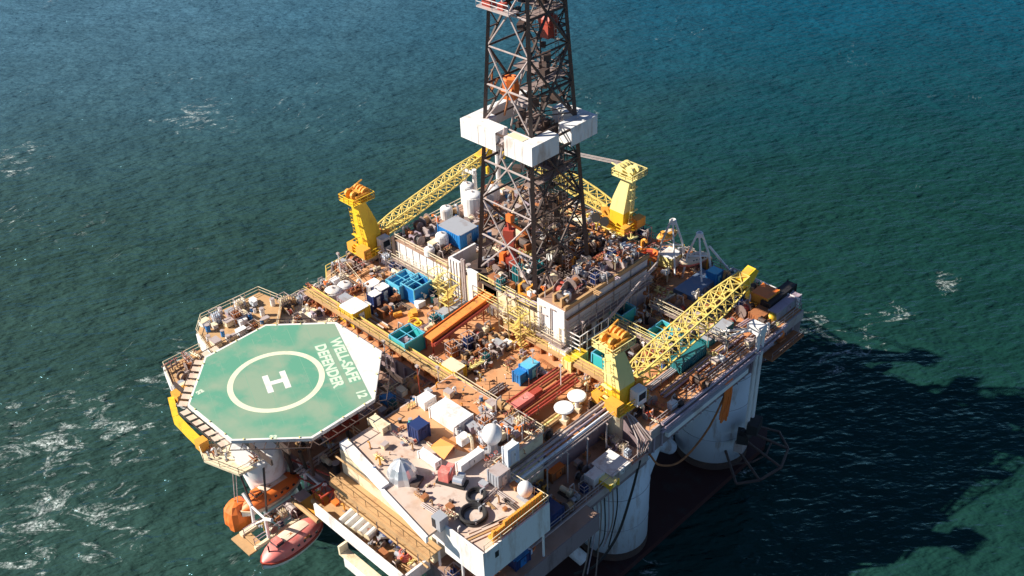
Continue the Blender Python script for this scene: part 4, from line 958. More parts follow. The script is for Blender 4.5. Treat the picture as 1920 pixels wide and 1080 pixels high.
# pipes trestle on side ledge
t = root('pipe_trestle', 'pale grey pipe trestle running along the shaded side ledge', 'pipe trestle', (28.9, 20, 25.6))
for k, (dx, dz, r) in enumerate(((0, 0, .22), (.55, -.15, .16), (1.0, -.5, .2), (1.5, -.9, .14), (-.4, .1, .12))):
    M = MB(); M.tube((28.6 + dx, 9.0, 26.0 + dz), (28.6 + dx, 26.8, 26.0 + dz), r, n=8); M.build('pipe', ('pale_steel', 'mauve', 'hull_grey', 'pale_steel', 'steel')[k], t)
M = MB()
for y in (10, 13.5, 17, 20.5, 24): M.tube((30.4, y, 20.25), (30.4, y, 25), .12, n=4); M.tube((28.2, y, 25.5), (30.6, y, 24.9), .1, n=4)
M.rail([(30.5, 9.5, 25.1), (30.5, 26.4, 25.1)], r=.04); M.build('trestle_frame', 'pale_steel', t)
for k in range(5):
    M = MB(); M.path([(28.9 + .3 * k, 26.9, 25.9 - .1 * k), (31.0 + .3 * k, 27.0, 25.0), (33.8 + .3 * k, 25.8 + .3 * k, 23.2), (34.2, 25.4 + .3 * k, 20.8)], .1, n=6); M.build('pipe_bend', ('pale_steel', 'steel')[k % 2], t)

# ------------------------------------------------------------------ lifeboats
def lifeboat(loc, rz, L, hullm, canm, stripem, label):
    t = root('lifeboat', label, 'lifeboat', loc, rz)
    def section(M, fn, n=14, m=12):
        b = len(M.v)
        for i in range(n + 1):
            s = i / n; x = (s - .5) * L
            for j in range(m): M.v.append(fn(s, x, j / (m - 1)))
        for i in range(n):
            for j in range(m - 1): M.face([b + i * m + j, b + (i + 1) * m + j, b + (i + 1) * m + j + 1, b + i * m + j + 1])
    def wd(s): return 1.35 * max(0.02, 1 - abs(2 * s - 1) ** 2.6) ** .55
    M = MB()
    section(M, lambda s, x, v: (x, -wd(s) * math.cos(math.pi * v), 1.25 + .25 * abs(2 * s - 1) ** 2 - (1.25 - .35 * abs(2 * s - 1) ** 2) * math.sin(math.pi * v) ** .8))
    M.build('hull', hullm, t, local=True, smooth=True)
    M = MB()
    section(M, lambda s, x, v: (x * .97, -wd(s) * .95 * math.cos(math.pi * v), 1.26 + .25 * abs(2 * s - 1) ** 2 + 1.15 * max(0.02, 1 - abs(2 * s - 1) ** 4) * math.sin(math.pi * v) ** .55))
    M.build('canopy', canm, t, local=True, smooth=True)
    M = MB()
    section(M, lambda s, x, v: (x * .86, -wd(s) * .95 * math.cos(math.pi * (.40 + .42 * v)), 1.30 + .25 * abs(2 * s - 1) ** 2 + 1.17 * max(0.02, 1 - abs(2 * s - 1) ** 4) * math.sin(math.pi * (.40 + .42 * v)) ** .55)); M.build('top_panel', 'boat_canopy', t, local=True, smooth=True)
    M = MB()
    section(M, lambda s, x, v: (x * 1.01, (-1 if v < .5 else 1) * wd(s) * 1.05, 1.1 + .25 * abs(2 * s - 1) ** 2 + (.2 if .25 < v < .75 else 0)), m=4)
    M.build('fender', stripem, t, local=True)
    M = MB(); M.cbox(-L * .22, 0, 2.3, 1.1, 1.1, .65, 0, .8); wh = M.build('wheelhouse', canm, t, local=True)
    M = MB(); M.cbox(-L * .22, 0, 2.55, .95, 1.12, .22); M.cbox(-L * .22, 0, 2.551, 1.12, .9, .218); M.build('window', 'dark_glass', wh, local=True)
    M = MB()
    for k in range(5): x = -L * .12 + k * L * .1; M.cbox(x, 1.22, 1.72, .32, .08, .22); M.cbox(x, -1.22, 1.72, .32, .08, .22)
    M.build('porthole', 'dark_glass', t, local=True)
    M = MB(); M.cbox(.4, 0, 2.4, 2.6, .28, .07); M.cbox(-.3, 1.15, 1.6, .8, .1, .5); M.cbox(1.2, -1.15, 1.6, .8, .1, .5); M.build('hatch', 'rust', t, local=True)
    for s in (-1, 1): M = MB(); M.tube((s * L * .36, 0, 1.9), (s * L * .36, 0, 3.0), .09); M.build('lifting_hook', 'black', t, local=True)
    return t
lb = lifeboat((2.9, -6.8, 16.0), R(90), 8.8, 'pad_white', 'orange', 'cream', 'orange enclosed lifeboat with a tan top hanging below the helideck')
lb.scale = (1, 1.15, 1.1)
lb = lifeboat((10.5, -9.3, 14.9), R(93), 9.0, 'pad_white', 'pink_red', 'red', 'pinkish red and white enclosed lifeboat, the lowest at the bottom left')
lb.scale = (1, 1.25, 1.2)
# davit frame between them
t = root('lifeboat_davit', 'white and rusty davit frame holding the two front lifeboats', 'davit', (6.2, -6, 15))
M = MB(); M.box(4.2, 4.9, -12.6, 2.0, 15.6, 16.1); M.box(7.2, 7.6, -12.6, 2.0, 15.4, 15.9); M.build('beam', 'cream', t)
M = MB(); M.box(4.9, 7.2, -12.4, -11.6, 15.6, 15.9); M.box(3.8, 7.6, -13.6, -12.4, 15.3, 15.5); M.build('end_platform', 'timber', t)
for y in (-10.6, -2.8):
    M = MB(); M.path([(4.4, y, 16), (4.8, y, 19.5), (3.4, y, 20.6)], .22, n=6); M.path([(7.4, y, 16), (7.6, y, 19.2), (9.2, y, 20.2)], .22, n=6); M.tube((4.8, y, 19.4), (7.6, y, 19.2), .15); M.tube((4.4, y, 16), (7.6, y, 19.2), .1); M.build('davit_arm', 'white', t)
M = MB(); M.cbox(6.0, -4.4, 16, 1.6, 1.6, 1.4); M.tube((5.2, -6.3, 16.6), (6.8, -6.3, 16.6), .6, n=10); M.build('winch', 'pale_steel', t)
M = MB(); M.rail([(5.0, -12.4, 15.9), (5.0, 1, 15.9)], r=.06); M.rail([(7.2, -12.4, 15.9), (7.2, -7, 15.9)], r=.05); M.build('railing', 'mauve', t)
t = root('red_truss', 'dark red lattice truss between the helideck and the accommodation block', 'truss', (9.5, -2, 17))
M = MB()
for (x, z) in ((8.6, 17.2), (10.4, 17.2), (8.6, 20), (10.4, 20)): M.tube((x, -4.5, z), (x, 3, z), .14, n=4)
for k in range(5):
    y = -4.3 + 1.7 * k
    for x in (8.6, 10.4): M.tube((x, y, 17.2), (x, y + 1.7 if k < 4 else y, 20), .09, n=4); M.tube((x, y, 20), (x, y, 17.2), .08, n=4)
    M.tube((8.6, y, 20), (10.4, y, 20), .09, n=4); M.tube((8.6, y, 17.2), (10.4, y, 17.2), .09, n=4)
M.build('frame', 'red', t)
for z, mt in ((17.9, 'red'), (20.6, 'red')):
    M = MB(); M.tube((-.5, -4.2, z), (9.0, -1.9, z + .3), .12); M.build('walk_tube', mt, t)
t = root('boat_walkway', 'orange brown walkway with pipes between the two front lifeboats and the balcony', 'walkway', (10, -5, 17))
M = MB(); M.box(7.8, 12.0, -6.0, -3.0, 18.2, 18.5); M.build('floor', 'amber', t)
M = MB(); M.tube((7.2, -6.3, 18.6), (12, -6.3, 18.6), .3, n=8); M.tube((9, -4.8, 18.9), (12.5, -4.8, 18.9), .35, n=8); M.build('pipe', 'timber', t)
M = MB(); M.cbox(12.3, -3.6, 18.6, .9, 1.0, 1.6); M.build('cabinet', 'orange', t)
# orange fabric chute
t = root('escape_chute', 'bright orange canvas covered pod hanging left of the white lifeboat davit', 'escape chute', (1.5, -12.8, 14))
M = MB(); b = len(M.v); n = 14; bc = at(446, 960, 16.5)
for k, (r, z) in enumerate(((1.1, 14.6), (1.3, 14.8), (1.35, 16.0), (1.2, 17.4), (.75, 18.2), (.1, 18.4))):
    for i in range(n): tt = 2 * math.pi * i / n; q = r * (1 + .07 * math.sin(2.3 * i + k)) * (1.0 if k > 4 else min(1.25, 1 / max(abs(math.cos(tt)), abs(math.sin(tt))))); M.v.append((bc.x + q * math.cos(tt), bc.y + q * 1.15 * math.sin(tt), z))
for k in range(5):
    for i in range(n): M.face([b + k * n + i, b + k * n + (i + 1) % n, b + (k + 1) * n + (i + 1) % n, b + (k + 1) * n + i])
M.build('bag', 'orange', t)
M = MB(); M.tube((bc.x, bc.y, 18.6), (bc.x - 1.2, bc.y + 1.6, 25), .06); M.tube((bc.x + .6, bc.y, 18.5), (bc.x - .4, bc.y + 1.6, 25), .05); M.build('rope', 'pale_steel', t)
# rear lifeboats with white davits
b1 = lifeboat((10.8, 60.9, 25.6), R(80), 7.0, 'orange', 'amber', 'cream', 'orange rear lifeboat under the taller of the two white davit peaks')
b2 = lifeboat((17.6, 58.4, 25.4), R(70), 7.0, 'pink_red', 'boat_canopy', 'cream', 'pinkish orange rear lifeboat below the right white davit peak')
b1.scale = (.55, .6, .6); b2.scale = (.72, .7, .7)
def davit(x, y, h, label, rz):
    t = root('boat_davit', label, 'davit', (x, y, ZM), rz)
    for s in (-1, 1):
        M = MB(); M.path([(s * 2.1, 0, 0), (s * 1.5, .2, h * .55), (s * .35, .4, h)], .17, n=6); M.build('leg', 'white', t, local=True)
    M = MB(); M.cbox(0, .4, h - .4, 1.0, .6, .6); M.torus((0, .4, h + .3), .35, .1, 12, 5); M.build('head', 'white', t, local=True)
    M = MB(); M.tube((-1.5, .2, h * .5), (1.5, .2, h * .5), .13); M.tube((0, .4, h - .5), (.3, -3.5, 1.0), .14); M.build('stay', 'white', t, local=True)
pA = at(1262, 425, 31); pB = at(1312, 448, 30.5)
davit(pA.x, pA.y, 7.6, 'taller white A shaped davit at the far rear edge', R(42)); davit(pB.x, pB.y, 7.0, 'white A shaped davit nearer the deck corner', R(42))
t = root('edge_strut', 'long white strut sloping down from the rear davit to the crane boom', 'strut', at(1335, 470, 26))
M = MB(); M.tube(at(1330, 462, 28.5), at(1372, 512, ZM), .2, n=6); M.build('tube', 'white', t)
M = MB(); q = at(1372, 512, ZM); M.cbox(q.x, q.y, ZM, .9, .9, .5); M.build('foot', 'white', t)
p = at(1218, 470, 26); t = root('rescue_boat', 'small orange and dark red rescue boat near the rear yellow crane', 'boat', (p.x, p.y, 24.6), .6); occ(p.x, p.y, ZM, 2)
M = MB(); M.torus((0, 0, .6), 1.2, .42, 20, 8); M.build('collar', 'orange', t, local=True)
M = MB(); M.lathe(0, 0, [(.3, .1), (1.1, .5)], 14); M.cbox(0, 0, .4, .9, .7, 1.0); M.build('hull', 'red', t, local=True)
p = at(1256, 492, ZM); container(1256, 497, ZM, 2.4, 2.6, 2.0, 'pale_yellow', 'white', 'pale yellow box between the rear lifeboats')
# poles with dark drums beside the rear crane
for k, (px, py) in enumerate(((1118, 448), (1134, 456))):
    p = at(px, py, ZM); t = root('floodlight', ('left', 'right')[k] + ' dark round floodlight on a yellow pole by the rear crane', 'floodlight', (p.x, p.y, ZM)); occ(p.x, p.y, ZM, .8)
    M = MB(); M.tube((0, 0, 0), (0, 0, 3.6), .12); M.build('pole', 'yellow', t, local=True)
    M = MB(); M.tube((.2, -.5, 4.1), (-.2, .4, 3.8), .75, .6, n=14); M.build('lamp', 'black', t, local=True)

# ------------------------------------------------------------------ right hand edge: fairlead davit, net, hoses, anchor rack
fp = at(1412, 640, ZM); t = root('edge_davit', 'white twin pole davit standing at the right hand deck edge', 'davit', (fp.x, fp.y, ZM - 8))
top = Vector((34.2, 49.6, 27.0))
M = MB(); M.cbox(top.x, top.y, top.z - .6, 2.2, 1.4, 1.2); M.build('head', 'white', t)
for dy in (-.6, .5):
    M = MB(); M.tube((34.95, top.y + dy, 27.0), (34.8, top.y + dy, 9.5), .3, n=8); M.build('pole', 'white', t)
M = MB(); M.tube(top, (31.0, 45.0, 26.0), .18); M.tube(top, (30.2, 47.5, 25.6), .18); M.tube((32.2, 45.6, 24), (32.2, 45.6, 28.5), .12); M.build('stay', 'white', t)
M = MB(); M.cbox(35.6, top.y, 10.2, 1.5, 2.6, 1.6, .3); M.cbox(34.6, top.y - 1.0, 8.2, 1.6, 1.8, 1.6, .5); M.tube((35, top.y - 1.6, 9.6), (35, top.y + 1.6, 9.6), .8, n=10); M.build('sheave', 'black', t)
M = MB(); M.cbox(34.2, top.y - .6, 6.3, 1.2, 2.2, 1.6, .2); M.build('shoe', 'pale_steel', t)
t = root('hanging_net', 'orange net bundle hanging over the shaded grey column', 'net', (34.9, 44.8, 17))
for k in range(7):
    M = MB(); y = 42.4 + .22 * k; M.path([(34.75, y, 24.0), (34.95, y + rnd.uniform(-.1, .1), 20), (34.8, 42.7 + (y - 43.0) * .8 + rnd.uniform(-.5, .5), 16.2 + rnd.uniform(-1, 1))], .16, n=5); M.build('strand', 'orange', t)
def hose(label, pts, r, mt, n=14):
    # smooth curve through control points (Catmull-Rom)
    P_ = [Vector(p) for p in pts]; P_ = [P_[0] * 2 - P_[1]] + P_ + [P_[-1] * 2 - P_[-2]]; out = []
    for i in range(1, len(P_) - 2):
        for k in range(n):
            u = k / n; a_, b_, c_, d_ = P_[i - 1:i + 3]
            out.append(.5 * ((2 * b_) + (c_ - a_) * u + (2 * a_ - 5 * b_ + 4 * c_ - d_) * u * u + (3 * b_ - a_ - 3 * c_ + d_) * u ** 3))
    out.append(P_[-2]); M = MB(); M.path(out, r, n=6); o = M.build('hose', mt); return tag(o, label, 'hose')
hose('reddish hose sagging between the two right hand columns', [(34.6, 27.2, 20.4), (34.6, 29.5, 17.0), (34.6, 34.0, 14.6), (34.6, 39.5, 16.2), (34.6, 43.5, 20.8)], .14, 'rust')
hose('black hose curving down across the nearer grey column', [(34.4, 25.6, 20.4), (34.0, 24.6, 15.0), (33.6, 22.6, 9.0), (32.8, 19.5, 5.6), (31.2, 17.2, 4.6)], .17, 'black')
for k in range(8):
    y = 16.5 + .75 * k
    hose(('first', 'second', 'third', 'fourth', 'fifth', 'sixth', 'seventh', 'eighth')[k] + ' from the left of the dark ropes hanging beside the nearer column', [(33.9, y, 20.3), (34.0, y + .2, 14 + rnd.uniform(-2, 2)), (33.2, y + rnd.uniform(-.6, .6), 6 + rnd.uniform(-2, 3))], .09, ('steel', 'black', 'mauve')[k % 3], n=5)
t = root('anchor_rack', 'rusty tubular anchor rack fanning out from the foot of the far column', 'anchor rack', (34, 53, 1.2))
Z1 = 2.4; fan = [(35.8, 46.2), (37.8, 49.0), (38.6, 53.2), (37.2, 57.2), (34.2, 59.4)]
M = MB(); M.path([(x, y, Z1) for x, y in fan], .22, n=6); M.build('rim', 'dark_steel', t)
for k, (x, y) in enumerate(fan):
    a_ = math.atan2(y - 51.6, x - 27.6); M = MB(); M.tube((27.6 + 5.3 * math.cos(a_), 51.6 + 5.3 * math.sin(a_), 4.6), (x, y, Z1), .2, n=6); M.build('arm', 'dark_steel', t)
M = MB(); M.path([(33.5, 48.3, 3.2), (35.4, 50.6, 3.2), (36, 53.2, 3.2), (35, 56.2, 3.2)], .14, n=5); M.build('inner_rim', 'dark_steel', t)
t = root('column_step', 'small white platform on the far right column', 'platform', at(1300, 780, 17)); q = t.location
M = MB(); M.cbox(q.x, q.y, q.z, 1.0, 2.6, .5); M.build('floor', 'white', t)
M = MB(); M.tube((q.x, q.y, q.z), (q.x - 2, q.y, q.z - 1), .15); M.build('bracket', 'grey', t)

# yellow crate stack by the edge
for k, (px, py, z_, mt, lab) in enumerate(((1446, 602, ZM, 'yellow', 'yellow float at the outer edge by the white davit'), (1454, 618, ZM - 1, 'pale_yellow', 'pale yellow float below its brighter neighbour'), (1440, 640, ZM - 1.5, 'teal', 'small teal float at the deck edge'), (1460, 632, ZM - 1.5, 'orange', 'small orange float at the deck edge'))):
    p = at(px, py, z_); t = root('float_buoy', lab, 'float', (p.x, p.y, z_)); M = MB(); M.sphere((0, 0, .6), .75, 12, 7); M.build('shell', mt, t, local=True, smooth=True)
    M = MB(); M.cbox(0, 0, -.3, 1.4, 1.4, .3); M.tube((0, 0, 0), (-1.2, 0, -.3), .1); M.build('cradle', 'rust', t, local=True)
t = root('edge_staging', 'rusty staging hung outside the right hand deck edge', 'staging', (35.5, 54, 20)); M = MB(); M.box(34.7, 36.4, 50.8, 58.5, 21.8, 22.0); M.build('floor', 'rust', t)
M = MB(); M.rail([(36.3, 50.8, 22), (36.3, 58.5, 22)], r=.05); M.build('railing', 'steel', t)
M = MB()
for y in (51.5, 54, 57): M.tube((34.6, y, 20.4), (36.2, y, 21.8), .1)
M.build('bracket', 'dark_steel', t)
t = root('corner_fence', 'white ribbed fence along the far right rear corner', 'fence', (29, 61.3, ZM))
M = MB()
for k in range(14): x = 22.5 + k * .85; M.cbox(x, 61.2 - .03 * k, ZM, .34, .2, 1.5)
M.build('slat', 'white', t)
M = MB(); M.tube((22.3, 61.2, ZM + 1.5), (33.8, 60.8, ZM + 1.5), .13); M.build('top_rail', 'white', t)

# ------------------------------------------------------------------ platforms round the helideck
def plat(name, label, poly, z, wallpts, floorm='timber', wallm='white', wh=2.2, struts=True):
    t = root(name, label, 'platform', (poly[0][0], poly[0][1], z)); M = MB(); M.prism(poly, z - .35, z); M.build('floor', floorm, t)
    for (a_, b_) in wallpts:
        M = MB(); d = Vector((b_[0] - a_[0], b_[1] - a_[1])); n_ = Vector((-d.y, d.x)).normalized() * .15
        M.prism([(a_[0] + n_.x, a_[1] + n_.y), (a_[0] - n_.x, a_[1] - n_.y), (b_[0] - n_.x, b_[1] - n_.y), (b_[0] + n_.x, b_[1] + n_.y)], z - wh, z + .25); M.build('wall', wallm, t)
    M = MB(); M.rail([(*p, z) for p in poly] + [(*poly[0], z)], r=.045, h=1.0); M.build('railing', 'cream', t)
    cx = sum(p[0] for p in poly) / len(poly); cy = sum(p[1] for p in poly) / len(poly)
    M = MB()
    for p in (poly if struts else poly[2:5:2]): M.tube((p[0] * .9 + cx * .1, p[1] * .9 + cy * .1, z - .3), (cx * .6 + 6 * .0 + p[0] * .4 + 3, cy * .6 + p[1] * .4, 18), .14, n=4)
    M.build('strut', 'dark_steel', t); return t
pa = [at(370, 628, 25), at(378, 600, 25), at(486, 548, 25), at(530, 566, 25), at(520, 620, 25), at(420, 700, 25)]
plat('cargo_platform', 'tan platform crowded with small crates behind the helideck', [(p.x, p.y) for p in pa], 25, [((pa[0].x, pa[0].y), (pa[5].x, pa[5].y))], wh=1.9)
pb = [at(308, 690, 25), at(376, 655, 25), at(420, 700, 25), at(370, 760, 25), at(330, 745, 25)]
plat('side_platform', 'rusty platform at the far left corner beyond the helideck', [(p.x, p.y) for p in pb], 25, [((pb[0].x, pb[0].y), (pb[4].x, pb[4].y)), ((pb[4].x, pb[4].y), (pb[3].x, pb[3].y))], wh=1.4)
pc = [at(560, 555, 24), at(606, 536, 24), at(650, 500, 24), at(700, 560, 24), at(620, 612, 24), at(520, 612, 24), at(508, 585, 24)]
plat('side_platform', 'yellowish platform between the helideck and the left crane', [(p.x, p.y) for p in pc], 23.9, [], floorm='cream')
t = root('yellow_gutter', 'bright yellow curved edge beam at the far left below the helideck', 'edge beam', at(345, 800, 25.5))
pts = [at(320, 744, 26), at(329, 780, 26), at(352, 804, 26), at(375, 826, 26)]
M = MB()
for i in range(3):
    a_, b_ = pts[i], pts[i + 1]; d = (b_ - a_); n_ = Vector((-d.y, d.x, 0)).normalized() * .38
    M.prism([(a_.x - n_.x, a_.y - n_.y), (b_.x - n_.x, b_.y - n_.y), (b_.x + n_.x, b_.y + n_.y), (a_.x + n_.x, a_.y + n_.y)][::1], 24.9, 26)
M.build('beam', 'yellow', t)
M = MB()
for p in pts: M.tube(p - Vector((0, 0, .5)), (p.x * .75, p.y * .75, 23), .12, n=4)
M.build('strut', 'dark_steel', t)
M = MB(); M.cbox(pts[0].x + .6, pts[0].y + 1.2, 25.2, 1.6, 2.0, 1.4); M.cbox(pts[3].x + .3, pts[3].y, 25.0, 1.2, 1.2, 1.3); M.build('housing', 'amber', t)
pd = [at(372, 838, 25), at(396, 830, 25), at(430, 832, 25), at(455, 850, 25), at(500, 862, 25), at(448, 888, 25), at(412, 874, 25), at(382, 862, 25)]
plat('corner_platform', 'tan rounded platform below the lower left corner of the helideck', [(p.x, p.y) for p in pd], 24.9, [], floorm='cream', struts=False)

# balcony contents
t = root('balcony_pipework', 'cream and white pipes running along the wall above the lower balcony', 'pipes', (20, -4.6, 22))
for k, (yy, zz, r, mt) in enumerate(((-2.75, 22.6, .13, 'white'), (-2.9, 22.0, .1, 'cream'), (-3.5, 21.1, .14, 'timber'), (-4.1, 23.5, .09, 'pale_steel'))):
    M = MB(); M.tube((12.5, yy, zz), (28.5, yy, zz), r, n=6); M.build('pipe', mt, t)
for x in (13, 16.5, 20, 23.5, 27):
    M = MB(); M.tube((x, -3.6, 19.95), (x, -3.6, 23.9), .07, n=4); M.tube((x, -2.3, 22), (x, -3.6, 22), .06, n=4); M.build('hanger', 'pale_steel', t)
for k in range(5):
    p = at(648 + 13 * k, 968 + 6.5 * k, 20.6); t = root('white_drum', ('first', 'second', 'third', 'fourth', 'fifth')[k] + ' from the left of the white drums lying on the balcony', 'drum', (p.x, p.y, 19.92), R(90) + .15, 'white drums lying on the balcony')
    M = MB(); M.tube((-1.1, 0, .48), (1.1, 0, .48), .44, n=12); M.build('shell', 'pad_white', t, local=True)
    for s in (-1, 1): M = MB(); M.tube((s * 1.1, 0, .48), (s * 1.18, 0, .48), .48, n=12); M.build('rim', 'cream', t, local=True)
heap = [('black', 'black tyre'), ('dark_steel', 'dark bent pipe'), ('navy', 'navy sack'), ('white', 'pale ring')]
for k in range(22):
    q = k / 21; px = 708 + 85 * q + rnd.uniform(-8, 8); py = 990 + 48 * q + rnd.uniform(-12, 12); p = at(px, py, 20.2); j = k % 4
    if not (12.5 < p.x < 27 and -5.9 < p.y < -2.7): p.y = min(max(p.y, -5.7), -3.2); p.x = min(max(p.x, 13), 27)
    name = ('tyre', 'scrap_pipe', 'sack', 'ring')[j]; M = MB()
    if j == 0: M.torus((0, 0, .25), .5, .22, 14, 6)
    elif j == 1: M.path([(-.8, 0, .2), (.1, .4, .9), (.9, -.1, .5)], .14)
    elif j == 2: M.sphere((0, 0, .35), .55, 9, 5, .7)
    else: M.torus((0, 0, .3), .42, .1, 14, 5)
    o = M.build(name, heap[j][0] if k != 21 else 'pink_red', local=True); o.location = (p.x, p.y, 19.92); o.rotation_euler = (rnd.uniform(-.3, .3), rnd.uniform(-.3, .3), rnd.uniform(0, 6))
    tag(o, heap[j][1] + ' in the dark heap on the lower balcony', ('tyre', 'pipe', 'sack', 'ring')[j], 'scrap heap: ' + heap[j][1])
t = root('bumper_coil', 'pink coil of hose at the right end of the lower balcony', 'hose coil', at(760, 1045, 20)); M = MB()
for k in range(4): M.torus((0, 0, .2 + .22 * k), .8 - .08 * k, .12, 18, 5)
M.build('hose', 'pink_red', t, local=True); M = MB(); M.cbox(0, 0, 0, .3, .3, 1.1); M.build('reel', 'steel', t, local=True)
t = root('life_raft_rack', 'orange rack and coil hanging in the shade under the near roof corner', 'rack', at(988, 1040, 19)); M = MB()
for k in range(3): M.torus((0, 0, .6 + .3 * k), .9, .16, 16, 5)
M.build('coil', 'orange', t, local=True); M = MB(); M.cbox(0, 0, 0, 2.4, 2.4, .3); M.cbox(.9, -.5, .3, .5, .5, 1.6); M.build('rack', 'hull_grey', t, local=True)
t = root('shade_deck', 'dark lower deck in the shade beneath the near roof corner', 'deck', (32, 1, 18)); M = MB(); M.box(29, 36.8, -5.2, 3.5, 18.6, 18.9); M.build('floor', 'brown_deck', t)
M = MB(); M.rail([(36.7, 3.4, 18.9), (36.7, -5.1, 18.9), (29, -5.1, 18.9)], r=.05); M.build('railing', 'pale_steel', t)

for yy in (-5, -4): occ(16, yy, 19.92, 1.6)
# railings, pipes and steps that break up the white walls by the derrick
def gangway(pts, z0, label, mt='pale_yellow', w=.9):
    a_, b_ = Vector(pts[0]), Vector(pts[1]); t = root('gangway', label, 'gangway', tuple((a_ + b_) / 2)); d = (b_ - a_); d.z = 0; d.normalize(); n_ = Vector((-d.y, d.x, 0)) * w / 2
    M = MB(); i = len(M.v)
    for p in (a_, b_):
        for o_, dz in ((-n_, -.1), (n_, -.1), (n_, 0), (-n_, 0)): q = p + o_; M.v.append((q.x, q.y, q.z + dz))
    for k in range(4): M.face([i + k, i + (k + 1) % 4, i + 4 + (k + 1) % 4, i + 4 + k])
    M.face([i + 3, i + 2, i + 1, i]); M.face([i + 4, i + 5, i + 6, i + 7]); M.build('floor', 'steel', t)
    M = MB(); M.rail([a_ + n_, b_ + n_], h=1.05, r=.05, step=1.4); M.rail([a_ - n_, b_ - n_], h=1.05, r=.05, step=1.4); M.build('railing', mt, t)
    M = MB(); L = (b_ - a_).length
    for k in range(int(L / 2.6) + 1): p = a_.lerp(b_, k / max(1, int(L / 2.6))); M.tube((p.x, p.y, z0), (p.x, p.y, p.z - .1), .08, n=4)
    M.build('post', mt, t)
gangway([(1.3, 30.3, 27.0), (12.3, 30.3, 27.0)], ZM + .02, 'yellowish railed gangway across the front of the drill floor house')
gangway([(13.0, 30.4, 26.4), (17.6, 30.4, 26.4)], ZM + .02, 'cream railed gangway under the machinery house end wall', 'cream')
gangway([(17.9, 31.6, 28.0), (17.9, 47.6, 28.0)], ZM + .02, 'white railed gangway along the long side of the machinery house', 'pale_steel')
gangway([(-15.8, 30.0, 25.9), (-6.6, 30.0, 25.9)], ZM + .02, 'pale railed gangway along the foot of the long white wall', 'cream')
gangway([(18.6, 39.0, 26.2), (27.5, 39.0, 26.2)], ZM + .02, 'railed gangway crossing the deck behind the nearest crane', 'pale_yellow')
gangway([(20.5, 45.0, 26.6), (33.0, 45.0, 26.6)], ZM + .02, 'railed gangway crossing the rear right deck', 'cream')
t = root('wall_pipework', 'grey and cream pipes climbing the white end wall of the machinery house', 'pipes', (14.6, 31, 27))
for k, (x, zz, mt) in enumerate(((13.0, 30.6, 'cream'), (13.4, 29.4, 'pale_steel'), (14.9, 30.9, 'steel'), (16.4, 28.6, 'cream'))):
    M = MB(); M.path([(x, 30.9, ZM + .1), (x, 30.9, zz), (x + .8, 30.9, zz)], .09); M.build('pipe', mt, t)
t = root('cable_tray', 'rusty cable tray with brown cables along the roof edge of the machinery house', 'cable tray', (17.4, 40, 30)); M = MB(); M.box(17.15, 17.5, 31.4, 48.2, 29.9, 30.0); M.build('tray', 'rust', t)
for k in range(4): M = MB(); M.tube((17.22 + .07 * k, 31.5, 30.05), (17.22 + .07 * k, 48, 30.05), .035, n=4); M.build('cable', ('black', 'timber')[k % 2], t)
# red lockers below helideck edge
container(640, 808, 24, 1.2, 4.4, 1.4, 'red', 'red', 'dark red hose locker under the lower right helideck edge', name='locker', cat='locker')
t = root('intermediate_deck', 'orange deck strip between the helideck and the tan roof', 'deck', (9.5, 9.5, 23)); M = MB(); M.box(5.8, 12.4, 3.0, 15.3, 23.7, 23.95); M.build('floor', 'rust_deck', t)
M = MB(); M.rail([(5.9, 3, 23.95), (5.9, 15.2, 23.95)], r=.05); M.rail([(5.9, 3, 23.95), (12.3, 3, 23.95)], r=.05); M.build('railing', 'cream', t)
M = MB()
for x in (6.4, 11.8):
    for y in (3.6, 9, 14.6): M.tube((x, y, 20.25), (x, y, 23.7), .18)
M.build('post', 'steel', t)
for k, (px, py, z_, h, mt) in enumerate(((790, 765, 24, 6.5, 'red'), (727, 705, 24, 5.5, 'white'), (825, 740, ZM + 1.6, 4.2, 'pale_steel'), (1052, 740, ZM, 4.5, 'white'), (1092, 668, ZM, 5.5, 'pale_steel'), (1000, 705, ZM, 4.0, 'pale_steel'), (1180, 560, ZM, 6, 'grey'), (970, 850, ZM, 4.0, 'pale_steel'), (640, 520, ZM, 4, 'white'))):
    p = at(px, py, z_); t = root('lamp_mast', ('slim red lamp mast rising from the deck strip by the tan roof', 'thin white mast at the helideck white corner', 'thin grey mast on the beam walkway', 'short white mast left of the mushroom vents', 'thin grey mast beside the machinery house corner', 'thin mast by the small blue containers', 'grey mast behind the teal basket', 'thin mast by the orange winch housing', 'white mast at the left deck edge')[k], 'mast', (p.x, p.y, z_)); occ(p.x, p.y, z_, .4)
    M = MB(); M.tube((0, 0, 0), (0, 0, h), .09, .06); M.build('pole', mt, t, local=True)
    M = MB(); M.cbox(0, 0, h, .45, .3, .3); M.tube((0, 0, h * .8), (.5, 0, h), .04); M.build('lamp', 'pale_steel', t, local=True)

